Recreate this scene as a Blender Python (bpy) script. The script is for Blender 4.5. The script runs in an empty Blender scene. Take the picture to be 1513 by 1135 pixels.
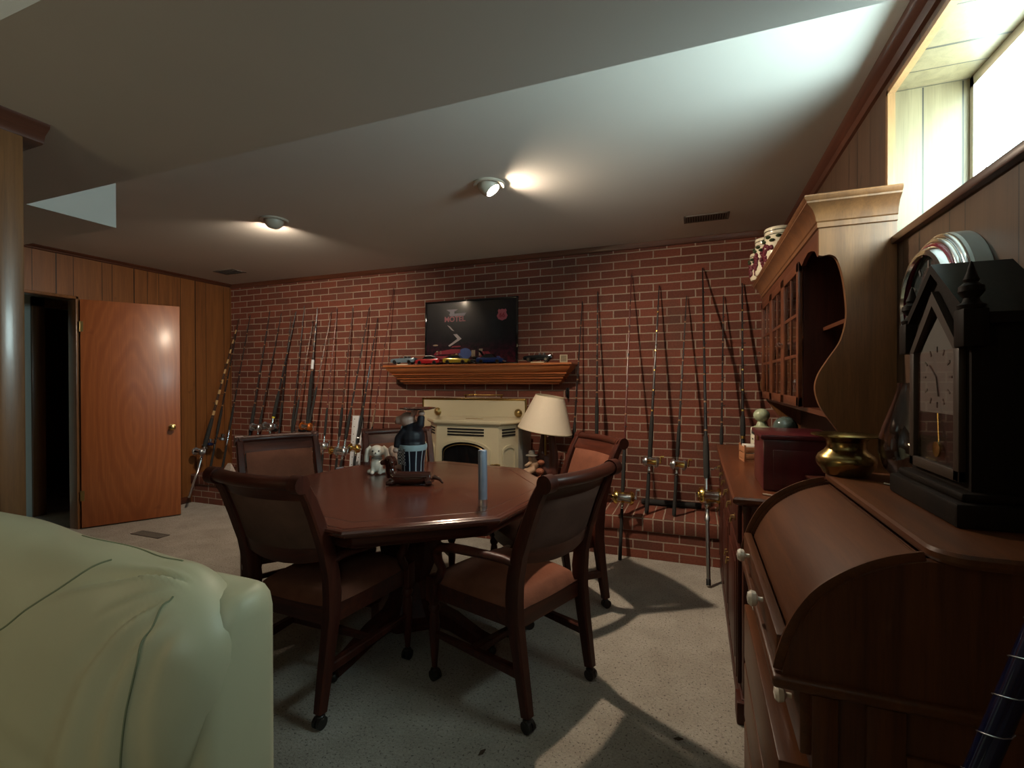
import bpy, bmesh, math, random
from mathutils import Vector, Matrix, noise
random.seed(7)
PI = math.pi
scene = bpy.context.scene
COL = scene.collection

# ------------------------------------------------------------------ helpers
def R(d): return math.radians(d)

class MB:
    """collects shapes into one mesh"""
    def __init__(s):
        s.bm = bmesh.new(); s.mi = 0; s.M = Matrix.Identity(4)
    def _done(s, verts=None):
        for f in s.bm.faces:
            if not f.tag:
                f.tag = True; f.material_index = s.mi
        return s
    def v(s, p): return s.bm.verts.new(s.M @ Vector(p))
    def face(s, vs):
        try: return s.bm.faces.new(vs)
        except ValueError: return None
    def box(s, x0, x1, y0, y1, z0, z1, bev=0.0, seg=2, rot=None):
        c = Vector(((x0+x1)/2, (y0+y1)/2, (z0+z1)/2))
        m = Matrix.Translation(c)
        if rot is not None: m = m @ rot.to_4x4()
        m = s.M @ m @ Matrix.Diagonal((abs(x1-x0), abs(y1-y0), abs(z1-z0), 1))
        r = bmesh.ops.create_cube(s.bm, size=1, matrix=m)
        if bev > 0:
            es = set()
            for v in r['verts']: es.update(v.link_edges)
            bmesh.ops.bevel(s.bm, geom=list(es), offset=bev, segments=seg, affect='EDGES', profile=0.5, clamp_overlap=True)
        return s._done()
    def loft(s, rings, cap=True, closed=True):
        rv = [[s.v(p) for p in r] for r in rings]
        n = len(rv[0])
        for a, b in zip(rv[:-1], rv[1:]):
            for i in range(n if closed else n-1):
                j = (i+1) % n
                s.face([a[i], a[j], b[j], b[i]])
        if cap:
            s.face(list(reversed(rv[0]))); s.face(rv[-1])
        return s._done()
    def tube(s, pts, rad, n=10, sec='c', cap=True, up=(0, 0, 1), closed=False):
        pts = [Vector(p) for p in pts]
        if not isinstance(rad, (list, tuple)): rad = [rad]*len(pts)
        rings = []; N = len(pts)
        prev = None
        for i, p in enumerate(pts):
            if closed: t = pts[(i+1) % N]-pts[i-1]
            else: t = pts[min(i+1, N-1)]-pts[max(i-1, 0)]
            if t.length < 1e-9: t = Vector((0, 0, 1))
            t.normalize()
            if prev is None:
                u = Vector(up)
                if abs(u.dot(t)) > .98: u = Vector((0, 1, 0)) if abs(t.y) < .9 else Vector((1, 0, 0))
                a = u-t*u.dot(t)
            else:
                a = prev-t*prev.dot(t)
                if a.length < 1e-6: a = Vector((1, 0, 0))-t*t.x
            a.normalize(); prev = a; b = t.cross(a)
            r = rad[i]
            ra, rb = r if isinstance(r, (list, tuple)) else (r, r)
            ring = []
            if sec == 'c':
                for k in range(n):
                    q = 2*PI*k/n; ring.append(p+a*(ra*math.cos(q))+b*(rb*math.sin(q)))
            else:
                for (cx, cy) in ((1, .72), (.72, 1), (-.72, 1), (-1, .72), (-1, -.72), (-.72, -1), (.72, -1), (1, -.72)):
                    ring.append(p+a*(ra*cx)+b*(rb*cy))
            rings.append(ring)
        if closed: rings.append(rings[0]); 
        if closed:
            rv = [[s.v(p) for p in r] for r in rings[:-1]]; m = len(rv[0])
            for i in range(len(rv)):
                a, b = rv[i], rv[(i+1) % len(rv)]
                for k in range(m): s.face([a[k], a[(k+1) % m], b[(k+1) % m], b[k]])
            return s._done()
        return s.loft(rings, cap)
    def lathe(s, prof, c=(0, 0, 0), n=24, mat=None, cap=True, a0=0.0):
        m = Matrix.Translation(Vector(c))
        if mat is not None: m = m @ mat
        rings = [[m @ Vector((r*math.cos(a0+2*PI*k/n), r*math.sin(a0+2*PI*k/n), z)) for k in range(n)] for r, z in prof]
        return s.loft(rings, cap)
    def prism(s, poly, d0, d1, ax='y'):
        """poly in the plane across axis ax, pushed from d0 to d1"""
        def P(a, b, d):
            return {'x': (d, a, b), 'y': (a, d, b), 'z': (a, b, d)}[ax]
        return s.loft([[P(a, b, d0) for a, b in poly], [P(a, b, d1) for a, b in poly]])
    def sphere(s, c, r, n=16, m=10, rot=None):
        if not isinstance(r, (list, tuple)): r = (r, r, r)
        mm = s.M @ Matrix.Translation(Vector(c))
        if rot is not None: mm = mm @ rot.to_4x4()
        mm = mm @ Matrix.Diagonal((r[0], r[1], r[2], 1))
        bmesh.ops.create_uvsphere(s.bm, u_segments=n, v_segments=m, radius=1, matrix=mm)
        return s._done()
    def grid(s, fn, nu, nv, closed_u=False):
        vs = [[s.v(fn(i/(nu if closed_u else nu), j/nv)) for i in range(nu if closed_u else nu+1)] for j in range(nv+1)]
        for j in range(nv):
            m = len(vs[j])
            for i in range(m if closed_u else m-1):
                k = (i+1) % m
                s.face([vs[j][i], vs[j][k], vs[j+1][k], vs[j+1][i]])
        return s._done()
    def build(s, name, mats, parent=None, ang=38, loc=None, merge=False, rotm=None):
        if merge: bmesh.ops.remove_doubles(s.bm, verts=s.bm.verts, dist=1e-5)
        bmesh.ops.recalc_face_normals(s.bm, faces=s.bm.faces)
        ca = math.radians(ang)
        for f in s.bm.faces: f.smooth = True
        for e in s.bm.edges:
            if len(e.link_faces) == 2:
                if e.calc_face_angle(0) > ca: e.smooth = False
        me = bpy.data.meshes.new(name); s.bm.to_mesh(me); s.bm.free()
        if not isinstance(mats, (list, tuple)): mats = [mats]
        for m in mats: me.materials.append(m)
        o = bpy.data.objects.new(name, me); COL.objects.link(o)
        if parent is not None: o.parent = parent
        if loc is not None: o.location = loc
        if rotm is not None: o.matrix_basis = rotm
        return o

def tag(o, label=None, cat=None, group=None, kind=None):
    if label: o['label'] = label
    if cat: o['category'] = cat
    if group: o['group'] = group
    if kind: o['kind'] = kind
    return o
def thing(name, label, cat, loc=(0, 0, 0), rz=0, group=None, rotm=None):
    o = bpy.data.objects.new(name, None); COL.objects.link(o)
    o.empty_display_size = .05
    o.location = loc; o.rotation_euler = (0, 0, rz)
    if rotm is not None: o.matrix_basis = rotm
    return tag(o, label, cat, group)
def struct(name, mb, mats, parent=None, ang=38):
    o = mb.build(name, mats, parent, ang)
    if parent is None: o['kind'] = 'structure'
    return o
def copy_tree(o, parent=None):
    c = o.copy(); COL.objects.link(c); c.parent = parent
    for ch in [x for x in bpy.data.objects if x.parent == o]: copy_tree(ch, c)
    return c
def remesh(o, size, smooth=4):
    m = o.modifiers.new('Remesh', 'REMESH'); m.mode = 'VOXEL'; m.voxel_size = size; m.use_smooth_shade = True
    m = o.modifiers.new('Smooth', 'SMOOTH'); m.factor = .5; m.iterations = smooth
    return o
def rot_to(d):
    return Vector((0, 0, 1)).rotation_difference(Vector(d).normalized()).to_matrix()

# ---------------------------------------------------------------- materials
class NT:
    def __init__(s, name):
        s.m = bpy.data.materials.new(name); s.m.use_nodes = True
        s.t = s.m.node_tree; s.n = s.t.nodes; s.l = s.t.links
        s.b = s.n['Principled BSDF']
    def add(s, typ, **kw):
        x = s.n.new(typ)
        for k, v in kw.items(): setattr(x, k, v)
        return x
    def link(s, a, b): s.l.new(a, b)
    def coord(s): return s.add('ShaderNodeTexCoord').outputs['Object']
    def mapping(s, src, scale=(1, 1, 1), rot=(0, 0, 0), loc=(0, 0, 0)):
        m = s.add('ShaderNodeMapping'); m.inputs['Scale'].default_value = scale
        m.inputs['Rotation'].default_value = rot; m.inputs['Location'].default_value = loc
        s.link(src, m.inputs['Vector']); return m.outputs['Vector']
    def noise(s, src, scale, detail=4, rough=.55, dist=0):
        x = s.add('ShaderNodeTexNoise'); x.inputs['Scale'].default_value = scale
        x.inputs['Detail'].default_value = detail; x.inputs['Roughness'].default_value = rough
        x.inputs['Distortion'].default_value = dist
        s.link(src, x.inputs['Vector']); return x.outputs['Fac']
    def ramp(s, src, stops, interp='LINEAR'):
        x = s.add('ShaderNodeValToRGB'); cr = x.color_ramp; cr.interpolation = interp
        while len(cr.elements) < len(stops): cr.elements.new(.5)
        for e, (p, c) in zip(cr.elements, stops):
            e.position = p; e.color = (*c, 1) if len(c) == 3 else c
        s.link(src, x.inputs['Fac']); return x.outputs['Color']
    def mix(s, a, b, fac, mode='MIX'):
        x = s.add('ShaderNodeMix', data_type='RGBA', blend_type=mode)
        for sock, val in ((x.inputs[6], a), (x.inputs[7], b), (x.inputs[0], fac)):
            if hasattr(val, 'is_linked') or hasattr(val, 'links'): s.link(val, sock)
            elif isinstance(val, (int, float)): sock.default_value = val
            else: sock.default_value = (*val, 1)
        return x.outputs[2]
    def math(s, op, a, b=0.0):
        x = s.add('ShaderNodeMath', operation=op)
        for i, val in enumerate((a, b)):
            if hasattr(val, 'links'): s.link(val, x.inputs[i])
            else: x.inputs[i].default_value = val
        return x.outputs[0]
    def bump(s, h, strength=.3, dist=.01):
        x = s.add('ShaderNodeBump'); x.inputs['Strength'].default_value = strength
        x.inputs['Distance'].default_value = dist
        s.link(h, x.inputs['Height']); s.link(x.outputs[0], s.b.inputs['Normal'])
    def set(s, rough=None, metal=None, spec=None, coat=None, color=None, coatr=None, trans=None, ior=None, sheen=None):
        i = s.b.inputs
        if rough is not None: i['Roughness'].default_value = rough
        if metal is not None: i['Metallic'].default_value = metal
        if spec is not None: i['Specular IOR Level'].default_value = spec
        if coat is not None: i['Coat Weight'].default_value = coat
        if coatr is not None: i['Coat Roughness'].default_value = coatr
        if trans is not None: i['Transmission Weight'].default_value = trans
        if ior is not None: i['IOR'].default_value = ior
        if sheen is not None: i['Sheen Weight'].default_value = sheen
        if color is not None:
            if hasattr(color, 'links'): s.link(color, i['Base Color'])
            else: i['Base Color'].default_value = (*color, 1)
        return s.m

def plain(name, c, rough=.5, metal=0, spec=.5, coat=0, var=.12, nscale=12, bump=0):
    t = NT(name); co = t.coord()
    n = t.noise(co, nscale, 3)
    col = t.mix(tuple(x*(1-var) for x in c), tuple(min(1, x*(1+var)) for x in c), n)
    if bump: t.bump(t.noise(co, nscale*6, 3), bump, .003)
    return t.set(rough, metal, spec, coat, col)
def wood(name, c1, c2, axis='z', rough=.35, coat=.3, scale=1.0, c3=None, bump=.08, spec=.5):
    t = NT(name); co = t.coord()
    st = {'x': (.06, 1, 1), 'y': (1, .06, 1), 'z': (1, 1, .06)}[axis]
    g = t.noise(t.mapping(co, tuple(v*28*scale for v in st)), 1.0, 6, .6, .6)
    f = t.noise(t.mapping(co, tuple(v*220*scale for v in st)), 1.0, 3, .6)
    big = t.noise(t.mapping(co, tuple(v*6*scale for v in st)), 1.0, 2, .5, 1.2)
    col = t.ramp(g, [(.3, c1), (.52, tuple((a+b)/2 for a, b in zip(c1, c2))), (.7, c2)])
    col = t.mix(col, tuple(x*.55 for x in c1), t.ramp(f, [(.45, (0, 0, 0)), (.8, (.55, .55, .55))]))
    col = t.mix(col, c3 or tuple(x*1.25 for x in c2), t.ramp(big, [(.5, (0, 0, 0)), (.75, (.5, .5, .5))]))
    if bump: t.bump(f, bump, .002)
    return t.set(rough, 0, spec, coat, col, coatr=.15)
def metal(name, c, rough=.2, var=.05): return plain(name, c, rough, 1, .5, 0, var, 30)
def emit(name, c, s):
    t = NT(name); t.b.inputs['Emission Color'].default_value = (*c, 1); t.b.inputs['Emission Strength'].default_value = s
    return t.set(.5, 0, .5, color=c)
def glass(name, c=(1, 1, 1), rough=.0, ior=1.45, edge=.35):
    """thin glass: clear with a fresnel sheen, lets lamp light through"""
    t = NT(name)
    g = t.add('ShaderNodeBsdfGlossy'); g.inputs['Roughness'].default_value = rough
    tr = t.add('ShaderNodeBsdfTransparent'); tr.inputs['Color'].default_value = (*c, 1)
    lw = t.add('ShaderNodeLayerWeight'); lw.inputs['Blend'].default_value = .5
    class fr: outputs = [t.math('ADD', t.math('MULTIPLY', t.math('POWER', lw.outputs['Facing'], 4.0), edge), .04*ior/1.45)]
    mx = t.add('ShaderNodeMixShader')
    t.link(fr.outputs[0], mx.inputs[0]); t.link(tr.outputs[0], mx.inputs[1]); t.link(g.outputs[0], mx.inputs[2])
    t.link(mx.outputs[0], t.n['Material Output'].inputs['Surface'])
    return t.m

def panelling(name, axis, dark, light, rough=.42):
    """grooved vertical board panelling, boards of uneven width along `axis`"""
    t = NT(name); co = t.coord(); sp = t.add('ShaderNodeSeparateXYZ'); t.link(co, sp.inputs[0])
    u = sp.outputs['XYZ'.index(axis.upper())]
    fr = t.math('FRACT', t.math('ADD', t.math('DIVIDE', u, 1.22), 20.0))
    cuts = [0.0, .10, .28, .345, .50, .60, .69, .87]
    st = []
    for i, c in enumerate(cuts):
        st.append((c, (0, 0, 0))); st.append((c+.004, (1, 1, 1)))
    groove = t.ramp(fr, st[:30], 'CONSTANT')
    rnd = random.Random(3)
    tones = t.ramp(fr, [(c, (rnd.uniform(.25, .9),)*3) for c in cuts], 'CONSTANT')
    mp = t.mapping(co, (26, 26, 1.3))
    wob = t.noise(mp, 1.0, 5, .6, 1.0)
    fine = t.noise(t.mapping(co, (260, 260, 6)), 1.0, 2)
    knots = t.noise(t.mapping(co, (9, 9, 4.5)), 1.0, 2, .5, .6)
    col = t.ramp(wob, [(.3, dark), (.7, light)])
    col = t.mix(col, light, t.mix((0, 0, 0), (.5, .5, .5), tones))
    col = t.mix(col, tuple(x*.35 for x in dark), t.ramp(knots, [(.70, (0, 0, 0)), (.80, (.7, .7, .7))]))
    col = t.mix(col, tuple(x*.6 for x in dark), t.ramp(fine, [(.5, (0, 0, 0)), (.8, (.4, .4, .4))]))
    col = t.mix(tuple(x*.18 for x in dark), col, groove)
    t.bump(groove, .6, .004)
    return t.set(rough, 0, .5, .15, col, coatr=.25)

def brick(name, bw, rh, vert=False, off=.5):
    t = NT(name); co = t.coord(); sp = t.add('ShaderNodeSeparateXYZ'); t.link(co, sp.inputs[0])
    cb = t.add('ShaderNodeCombineXYZ')
    xx = t.math('ADD', sp.outputs[0], t.math('MULTIPLY', sp.outputs[1], .98 if vert else 0.0))
    t.link(sp.outputs[0], cb.inputs[0]); t.link(sp.outputs[2], cb.inputs[1])
    wob = t.add('ShaderNodeTexNoise'); wob.inputs['Scale'].default_value = 9
    t.link(co, wob.inputs['Vector'])
    va = t.add('ShaderNodeVectorMath', operation='MULTIPLY_ADD')
    t.link(wob.outputs['Color'], va.inputs[0]); va.inputs[1].default_value = (.006, .006, 0); t.link(cb.outputs[0], va.inputs[2])
    b = t.add('ShaderNodeTexBrick'); b.offset = off; b.squash = 1
    b.inputs['Scale'].default_value = 1; b.inputs['Brick Width'].default_value = bw
    b.inputs['Row Height'].default_value = rh; b.inputs['Mortar Size'].default_value = .0052
    b.inputs['Mortar Smooth'].default_value = .25; b.inputs['Bias'].default_value = 0
    b.inputs['Color1'].default_value = (.25, .074, .045, 1); b.inputs['Color2'].default_value = (.155, .050, .034, 1)
    b.inputs['Mortar'].default_value = (.43, .33, .255, 1)
    t.link(va.outputs[0], b.inputs['Vector'])
    n1 = t.noise(co, 3.1, 3); n2 = t.noise(co, 70, 4, .7)
    col = t.mix(b.outputs['Color'], (.09, .06, .045), t.ramp(n1, [(.5, (0, 0, 0)), (.72, (.4, .4, .4))]))
    col = t.mix(col, (.5, .5, .5), .0)
    col = t.mix(col, t.ramp(n2, [(.3, (.35, .35, .35)), (.7, (1, 1, 1))]), .45, 'MULTIPLY')
    inv = t.math('SUBTRACT', 1.0, b.outputs['Fac'])
    h = t.math('ADD', inv, t.math('MULTIPLY', n2, .25))
    t.bump(h, .7, .006)
    return t.set(.8, 0, .3, 0, col)

def carpet_mat():
    t = NT('carpet'); co = t.coord()
    n = t.noise(co, 5.0, 3); f = t.noise(co, 110, 3, .7); sp = t.noise(co, 95, 2, .6)
    col = t.ramp(n, [(.3, (.37, .33, .27)), (.7, (.50, .46, .39))])
    col = t.mix(col, t.ramp(f, [(.3, (.45, .45, .45)), (.65, (1, 1, 1))]), .55, 'MULTIPLY')
    col = t.mix(col, (.09, .07, .055), t.ramp(sp, [(.60, (0, 0, 0)), (.66, (.9, .9, .9))]))
    t.bump(f, .9, .012)
    return t.set(.95, 0, .1, 0, col, sheen=.2)

M = {}
M['ceil'] = plain('ceiling_paint', (.62, .60, .56), .85, 0, .2, 0, .03, 3, .05)
M['paint'] = plain('pale_wall_paint', (.60, .68, .64), .8, 0, .2, 0, .03, 3)
M['carpet'] = carpet_mat()
M['brick'] = brick('brick_wall', .2155, .0678)
M['rowlock'] = brick('brick_rowlock', .0720, .30, off=0)
M['hearthbrick'] = brick('brick_hearth', .2155, .0680)
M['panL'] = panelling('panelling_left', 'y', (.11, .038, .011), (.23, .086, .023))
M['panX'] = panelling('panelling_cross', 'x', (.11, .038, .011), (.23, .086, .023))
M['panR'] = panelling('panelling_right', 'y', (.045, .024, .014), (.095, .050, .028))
M['reveal'] = panelling('panelling_daylit_side', 'x', (.10, .072, .032), (.16, .12, .06), .5)  # same panelling as the wall, made paler: window light put into the colour
M['reveal_top'] = panelling('panelling_daylit_top', 'y', (.10, .072, .032), (.16, .12, .06), .5)  # head boards lightened likewise for the daylight falling on them
M['trim'] = wood('dark_trim', (.045, .014, .008), (.10, .032, .016), 'y', .35)
M['trimx'] = wood('dark_trim_x', (.07, .020, .010), (.14, .045, .022), 'x', .4)
M['trimz'] = wood('casing', (.10, .040, .014), (.20, .085, .030), 'z', .35)
M['trimlight'] = wood('light_edge', (.22, .11, .04), (.30, .15, .06), 'z', .4)
M['door'] = NT('door_veneer')
_t = M['door']; _c = _t.coord()
_w = _t.add('ShaderNodeTexWave', wave_type='RINGS', rings_direction='Y'); _w.inputs['Scale'].default_value = 1.6
_w.inputs['Distortion'].default_value = 6.5; _w.inputs['Detail'].default_value = 3; _w.inputs['Detail Scale'].default_value = 1.2
_t.link(_t.mapping(_c, (2.3, 1, .50), loc=(-.85, 0, -.42)), _w.inputs['Vector'])
_col = _t.ramp(_w.outputs['Fac'], [(.0, (.27, .076, .021)), (.5, (.34, .102, .029)), (1, (.30, .088, .025))])
_g = _t.noise(_t.mapping(_c, (120, 120, 3)), 1, 4)
_col = _t.mix(_col, (.16, .045, .012), _t.ramp(_g, [(.45, (0, 0, 0)), (.8, (.5, .5, .5))]))
_k = _t.noise(_t.mapping(_c, (6, 6, 5)), 1, 2, .5, .5)
_col = _t.mix(_col, (.12, .03, .01), _t.ramp(_k, [(.70, (0, 0, 0)), (.82, (.6, .6, .6))]))
M['door'] = _t.set(.42, 0, .5, .35, _col, coatr=.22)
M['cherry'] = wood('cherry', (.030, .0075, .0045), (.075, .017, .009), 'z', .42, .0, spec=.28)
M['cherryx'] = wood('cherry_x', (.032, .008, .0045), (.078, .018, .009), 'x', .38, .06, spec=.3)
M['tabletop'] = wood('table_top', (.060, .015, .009), (.105, .027, .015), 'x', .27, .45, .6, bump=.03)
M['suede'] = plain('suede', (.17, .062, .036), .9, 0, .15, 0, .3, 14, .3)
M['suedeback'] = plain('suede_back', (.11, .058, .042), .9, 0, .15, 0, .35, 10, .3)
M['caster'] = plain('caster_black', (.015, .012, .010), .35)
M['maple'] = wood('hutch_maple', (.11, .045, .017), (.19, .080, .028), 'z', .36, .25)
M['mapley'] = wood('hutch_maple_y', (.075, .021, .008), (.13, .038, .013), 'y', .36, .25)
M['oak'] = wood('desk_oak', (.050, .015, .005), (.115, .036, .011), 'z', .42, .12)
M['oaky'] = wood('desk_oak_y', (.065, .021, .007), (.120, .040, .012), 'y', .42, .10, spec=.4)
M['mantel'] = wood('mantel_oak', (.30, .080, .022), (.46, .150, .045), 'x', .4, .2)
M['cream'] = plain('cream_enamel', (.60, .52, .35), .3, 0, .5, .4, .04, 5)
M['greymetal'] = plain('grey_sheet', (.19, .18, .165), .5)
M['black'] = plain('black_satin', (.012, .012, .012), .35)
M['blackgloss'] = plain('black_gloss', (.008, .008, .009), .08, coat=.6)
M['foam'] = plain('black_foam', (.018, .017, .016), .85)
M['cork'] = plain('cork_grip', (.22, .13, .08), .9, var=.3, nscale=90)
M['chrome'] = metal('chrome', (.78, .80, .82), .12)
M['silver'] = metal('silver_satin', (.62, .64, .66), .28)
M['steelblue'] = plain('brushed_steel_blue', (.24, .28, .36), .35, .35)
M['gold'] = metal('gold_anodized', (.80, .55, .16), .22)
M['brass'] = metal('brass', (.62, .42, .15), .22)
M['brassdk'] = metal('aged_brass', (.45, .32, .13), .3)
M['wrap'] = plain('thread_wrap', (.25, .13, .06), .4)
M['white'] = plain('white_glaze', (.72, .68, .60), .25, coat=.4, var=.04)
M['whitep'] = plain('white_plastic', (.70, .72, .74), .4, var=.03)
M['shade'] = plain('linen_shade', (.72, .62, .48), .9, var=.04, nscale=60, bump=.2)
M['leather'] = plain('sage_leather', (.47, .445, .29), .46, 0, .45, .0, .08, 5, .10)
M['leatherdk'] = plain('sage_leather_seam', (.20, .22, .13), .6)
M['bulb'] = emit('bulb_face', (1, .86, .66), 28)
M['glassthin'] = glass('window_glass')
M['vaseglass'] = glass('vase_glass', (.78, .75, .75), .03, 4.5, 1.2)
M['ceramic_canister'] = plain('cream_ceramic', (.66, .60, .45), .15, coat=.6, var=.03)
M['grape'] = plain('grape_red', (.10, .008, .018), .4, coat=.1)
M['leaf'] = plain('leaf_green', (.03, .045, .02), .4)
M['pink'] = plain('pink_ceramic', (.52, .36, .30), .4)
M['navy'] = plain('navy_paint', (.006, .008, .016), .55)
M['aprwhite'] = plain('pale_blue_paint', (.36, .50, .56), .4)
M['dachs'] = plain('brown_glaze', (.030, .008, .005), .08, coat=.8)
M['maroon'] = wood('maroon_wood', (.055, .006, .010), (.095, .012, .016), 'z', .3, .4)
M['rope'] = plain('carved_tan', (.42, .27, .17), .7, var=.25, nscale=30)
M['rust'] = plain('carved_rust', (.30, .10, .05), .6, var=.25, nscale=30)
M['darkwood'] = wood('clock_wood', (.007, .005, .004), (.014, .009, .006), 'z', .6, .0, spec=.12)
M['dial'] = plain('clock_dial', (.11, .105, .095), .5)
M['neonred'] = plain('red_tube', (.20, .010, .035), .15, coat=.6)
M['blackhole'] = plain('firebox_black', (.006, .005, .005), .6)

# checked dishcloth of the figurine
_t = NT('check_cloth'); _c = _t.coord(); _ch = _t.add('ShaderNodeTexChecker'); _ch.inputs['Scale'].default_value = 110
_ch.inputs['Color1'].default_value = (.01, .015, .03, 1); _ch.inputs['Color2'].default_value = (.55, .62, .66, 1)
_t.link(_t.mapping(_c, rot=(0, R(0), R(45))), _ch.inputs['Vector'])
M['check'] = _t.set(.5, 0, .4, 0, _ch.outputs['Color'])
# vertical stripes
_t = NT('stripe_trousers'); _c = _t.coord(); _s = _t.add('ShaderNodeSeparateXYZ'); _t.link(_c, _s.inputs[0])
_a = _t.math('MULTIPLY', _t.math('ARCTAN2', _s.outputs[1], _s.outputs[0]), 1.9)
_f = _t.math('FRACT', _a)
M['stripes'] = _t.set(.5, 0, .4, 0, _t.ramp(_f, [(0, (.006, .008, .018)), (.84, (.45, .58, .66))], 'CONSTANT'))

# ---------------------------------------------------------------- the room
XL, XR, YB, H, HS = -5.105, .644, 4.10, 2.44, 2.112
YF = -2.6
m = MB(); m.box(-7.6, XR+.3, YF-.1, YB+.15, -.1, 0); struct('floor', m, M['carpet'])
m = MB(); m.box(-7.6, XR+.3, YF-.1, YB+.15, H, H+.1); struct('ceiling', m, M['ceil'])
m = MB()
m.loft([[(x, y, z) for x, y in ((XL, .60), (XR, .60), (XR, 1.2556), (-2.846, 1.2556), (-2.846, 1.619), (XL, 1.619))] for z in (HS, H)])
struct('ceiling', m, M['ceil'])
m = MB(); m.box(-5.25, XR+.25, YB, YB+.15, 0, H); struct('wall_back', m, M['brick'])
m = MB()
m.box(XL-.1, XL, YF, 1.86, 0, H); m.box(XL-.1, XL, 2.60, YB, 0, H); m.box(XL-.1, XL, 1.86, 2.60, 2.055, H)
struct('wall_left', m, M['panL'])
m = MB(); m.box(XL-.1, XR+.25, YF-.1, YF, 0, H); struct('wall_front', m, M['panX'])
# right wall with two window openings
WY0, WY1, WZ0, WZ1 = 1.27, 2.084, 1.787, 2.326
VY0, VY1 = -1.55, -.85
XG = XR+.27
m = MB()
for (a, b) in ((YF, VY0), (VY1, WY0), (WY1, YB)): m.box(XR, XG, a, b, 0, H)
for (a, b) in ((VY0, VY1), (WY0, WY1)):
    m.box(XR, XG, a, b, 0, WZ0); m.box(XR, XG, a, b, WZ1, H)
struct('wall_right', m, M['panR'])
def window(a, b):
    w = bpy.data.objects.new('window_1' if a > 0 else 'window_2', None); COL.objects.link(w); w['kind'] = 'structure'
    w.location = (0, 0, 0)
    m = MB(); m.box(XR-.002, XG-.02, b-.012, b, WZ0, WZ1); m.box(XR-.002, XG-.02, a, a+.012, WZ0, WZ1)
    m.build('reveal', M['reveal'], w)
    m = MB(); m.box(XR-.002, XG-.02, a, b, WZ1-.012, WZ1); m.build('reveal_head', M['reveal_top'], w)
    m = MB(); m.box(XR-.02, XG-.02, a, b, WZ0-.022, WZ0+.004, .004); m.build('window_sill', M['trim'], w)
    m = MB()
    m.box(XR-.010, XR+.012, b-.018, b+.002, WZ0, WZ1+.0); m.box(XR-.010, XR+.012, a-.002, a+.018, WZ0, WZ1)
    m.box(XR-.010, XR+.012, a, b, WZ1-.016, WZ1+.002)
    m.build('edge_trim', M['trimlight'], w)
    m = MB()
    x0, x1 = XG-.05, XG-.02
    m.box(x0, x1, a+.012, a+.035, WZ0, WZ1); m.box(x0, x1, b-.035, b-.012, WZ0, WZ1)
    m.box(x0, x1, a+.012, b-.012, WZ1-.045, WZ1-.012); m.box(x0, x1, a+.012, b-.012, WZ0+.004, WZ0+.03)
    m.build('window_frame', M['white'], w)
    m = MB(); m.box(x0+.012, x0+.016, a+.03, b-.03, WZ0+.02, WZ1-.03); m.build('pane', M['glassthin'], w)
    L = bpy.data.lights.new('daylight_portal', 'AREA'); L.shape = 'RECTANGLE'; L.size = b-a; L.size_y = WZ1-WZ0
    L.cycles.is_portal = True
    lo = bpy.data.objects.new('daylight_portal', L); COL.objects.link(lo)
    lo.location = (XG-.01, (a+b)/2, (WZ0+WZ1)/2); lo.rotation_euler = (0, R(90), 0)
    L.size, L.size_y = WZ1-WZ0, b-a
window(WY0, WY1); window(VY0, VY1)

# partition end at far left, with corner casing and crown
m = MB(); m.box(-2.07, -1.95, YF, .60, 0, H); m.box(-2.07, -1.95, .60, .845, 0, HS)
struct('wall_partition', m, M['panR'])
m = MB()
m.box(-2.085, -1.94, .790, .852, 0, HS, .006)
struct('trim_1', m, M['trimz'])
m = MB()
prof = [(0, HS-.055), (.012, HS-.052), (.02, HS-.03), (.045, HS-.012), (.05, HS)]
m.loft([[(-1.95+o, yy, z) for o, z in prof]+[(-2.07, yy, HS), (-2.07, yy, HS-.055)] for yy in (.60, .90)])
struct('trim_2', m, M['trim'])
# crowns
def crown_y(x, s, y0, y1, n, mat, h=.06):
    m = MB(); prof = [(0, H-h), (.012, H-h+.004), (.016, H-h*.55), (.034, H-h*.35), (.042, H-.004), (.042, H), (0, H)]
    m.loft([[(x+s*o, yy, z) for o, z in prof] for yy in (y0, y1)]); struct(n, m, mat)
crown_y(XR, -1, 1.2556, YB, 'trim_3', M['trim'], .075)
crown_y(XL, 1, 1.619, YB, 'trim_4', M['trim'], .035)
m = MB(); prof = [(0, H-.045), (.012, H-.043), (.022, H-.01), (.022, H), (0, H)]
m.loft([[(xx, YB-o, z) for o, z in prof] for xx in (XL, XR)]); struct('trim_5', m, M['trimx'])
m = MB(); m.box(XL, XL+.012, 2.72, 3.6, 0, .07, .003); struct('baseboard_left', m, M['trim'])

# hallway and dark room seen through the doorway
m = MB()
m.box(-6.10, -6.0, 1.2, 2.76, 0, H); m.box(-6.10, -6.0, 3.5, 3.9, 0, H); m.box(-6.10, -6.0, 2.76, 3.5, 2.05, H)
m.box(-6.1, XL-.1, 1.1, 1.2, 0, H); m.box(-6.1, XL-.1, 3.8, 3.9, 0, H)
struct('wall_hall', m, M['paint'])
m = MB()
m.box(-7.6, -7.5, 2.2, 3.9, 0, H); m.box(-7.5, -6.1, 2.2, 2.3, 0, H); m.box(-7.5, -6.1, 3.8, 3.9, 0, H)
struct('wall_storeroom', m, M['panX'])
m = MB()
m.box(-6.0, -5.97, 2.67, 2.77, 0, 2.13, .004); m.box(-6.0, -5.97, 3.49, 3.58, 0, 2.13, .004); m.box(-6.0, -5.97, 2.67, 3.58, 2.04, 2.13, .004)
m.box(-6.1, -6.0, 2.76, 2.775, 0, 2.05); m.box(-6.1, -6.0, 3.485, 3.5, 0, 2.05)
struct('trim_6', m, M['trimz'])
m = MB()
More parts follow.
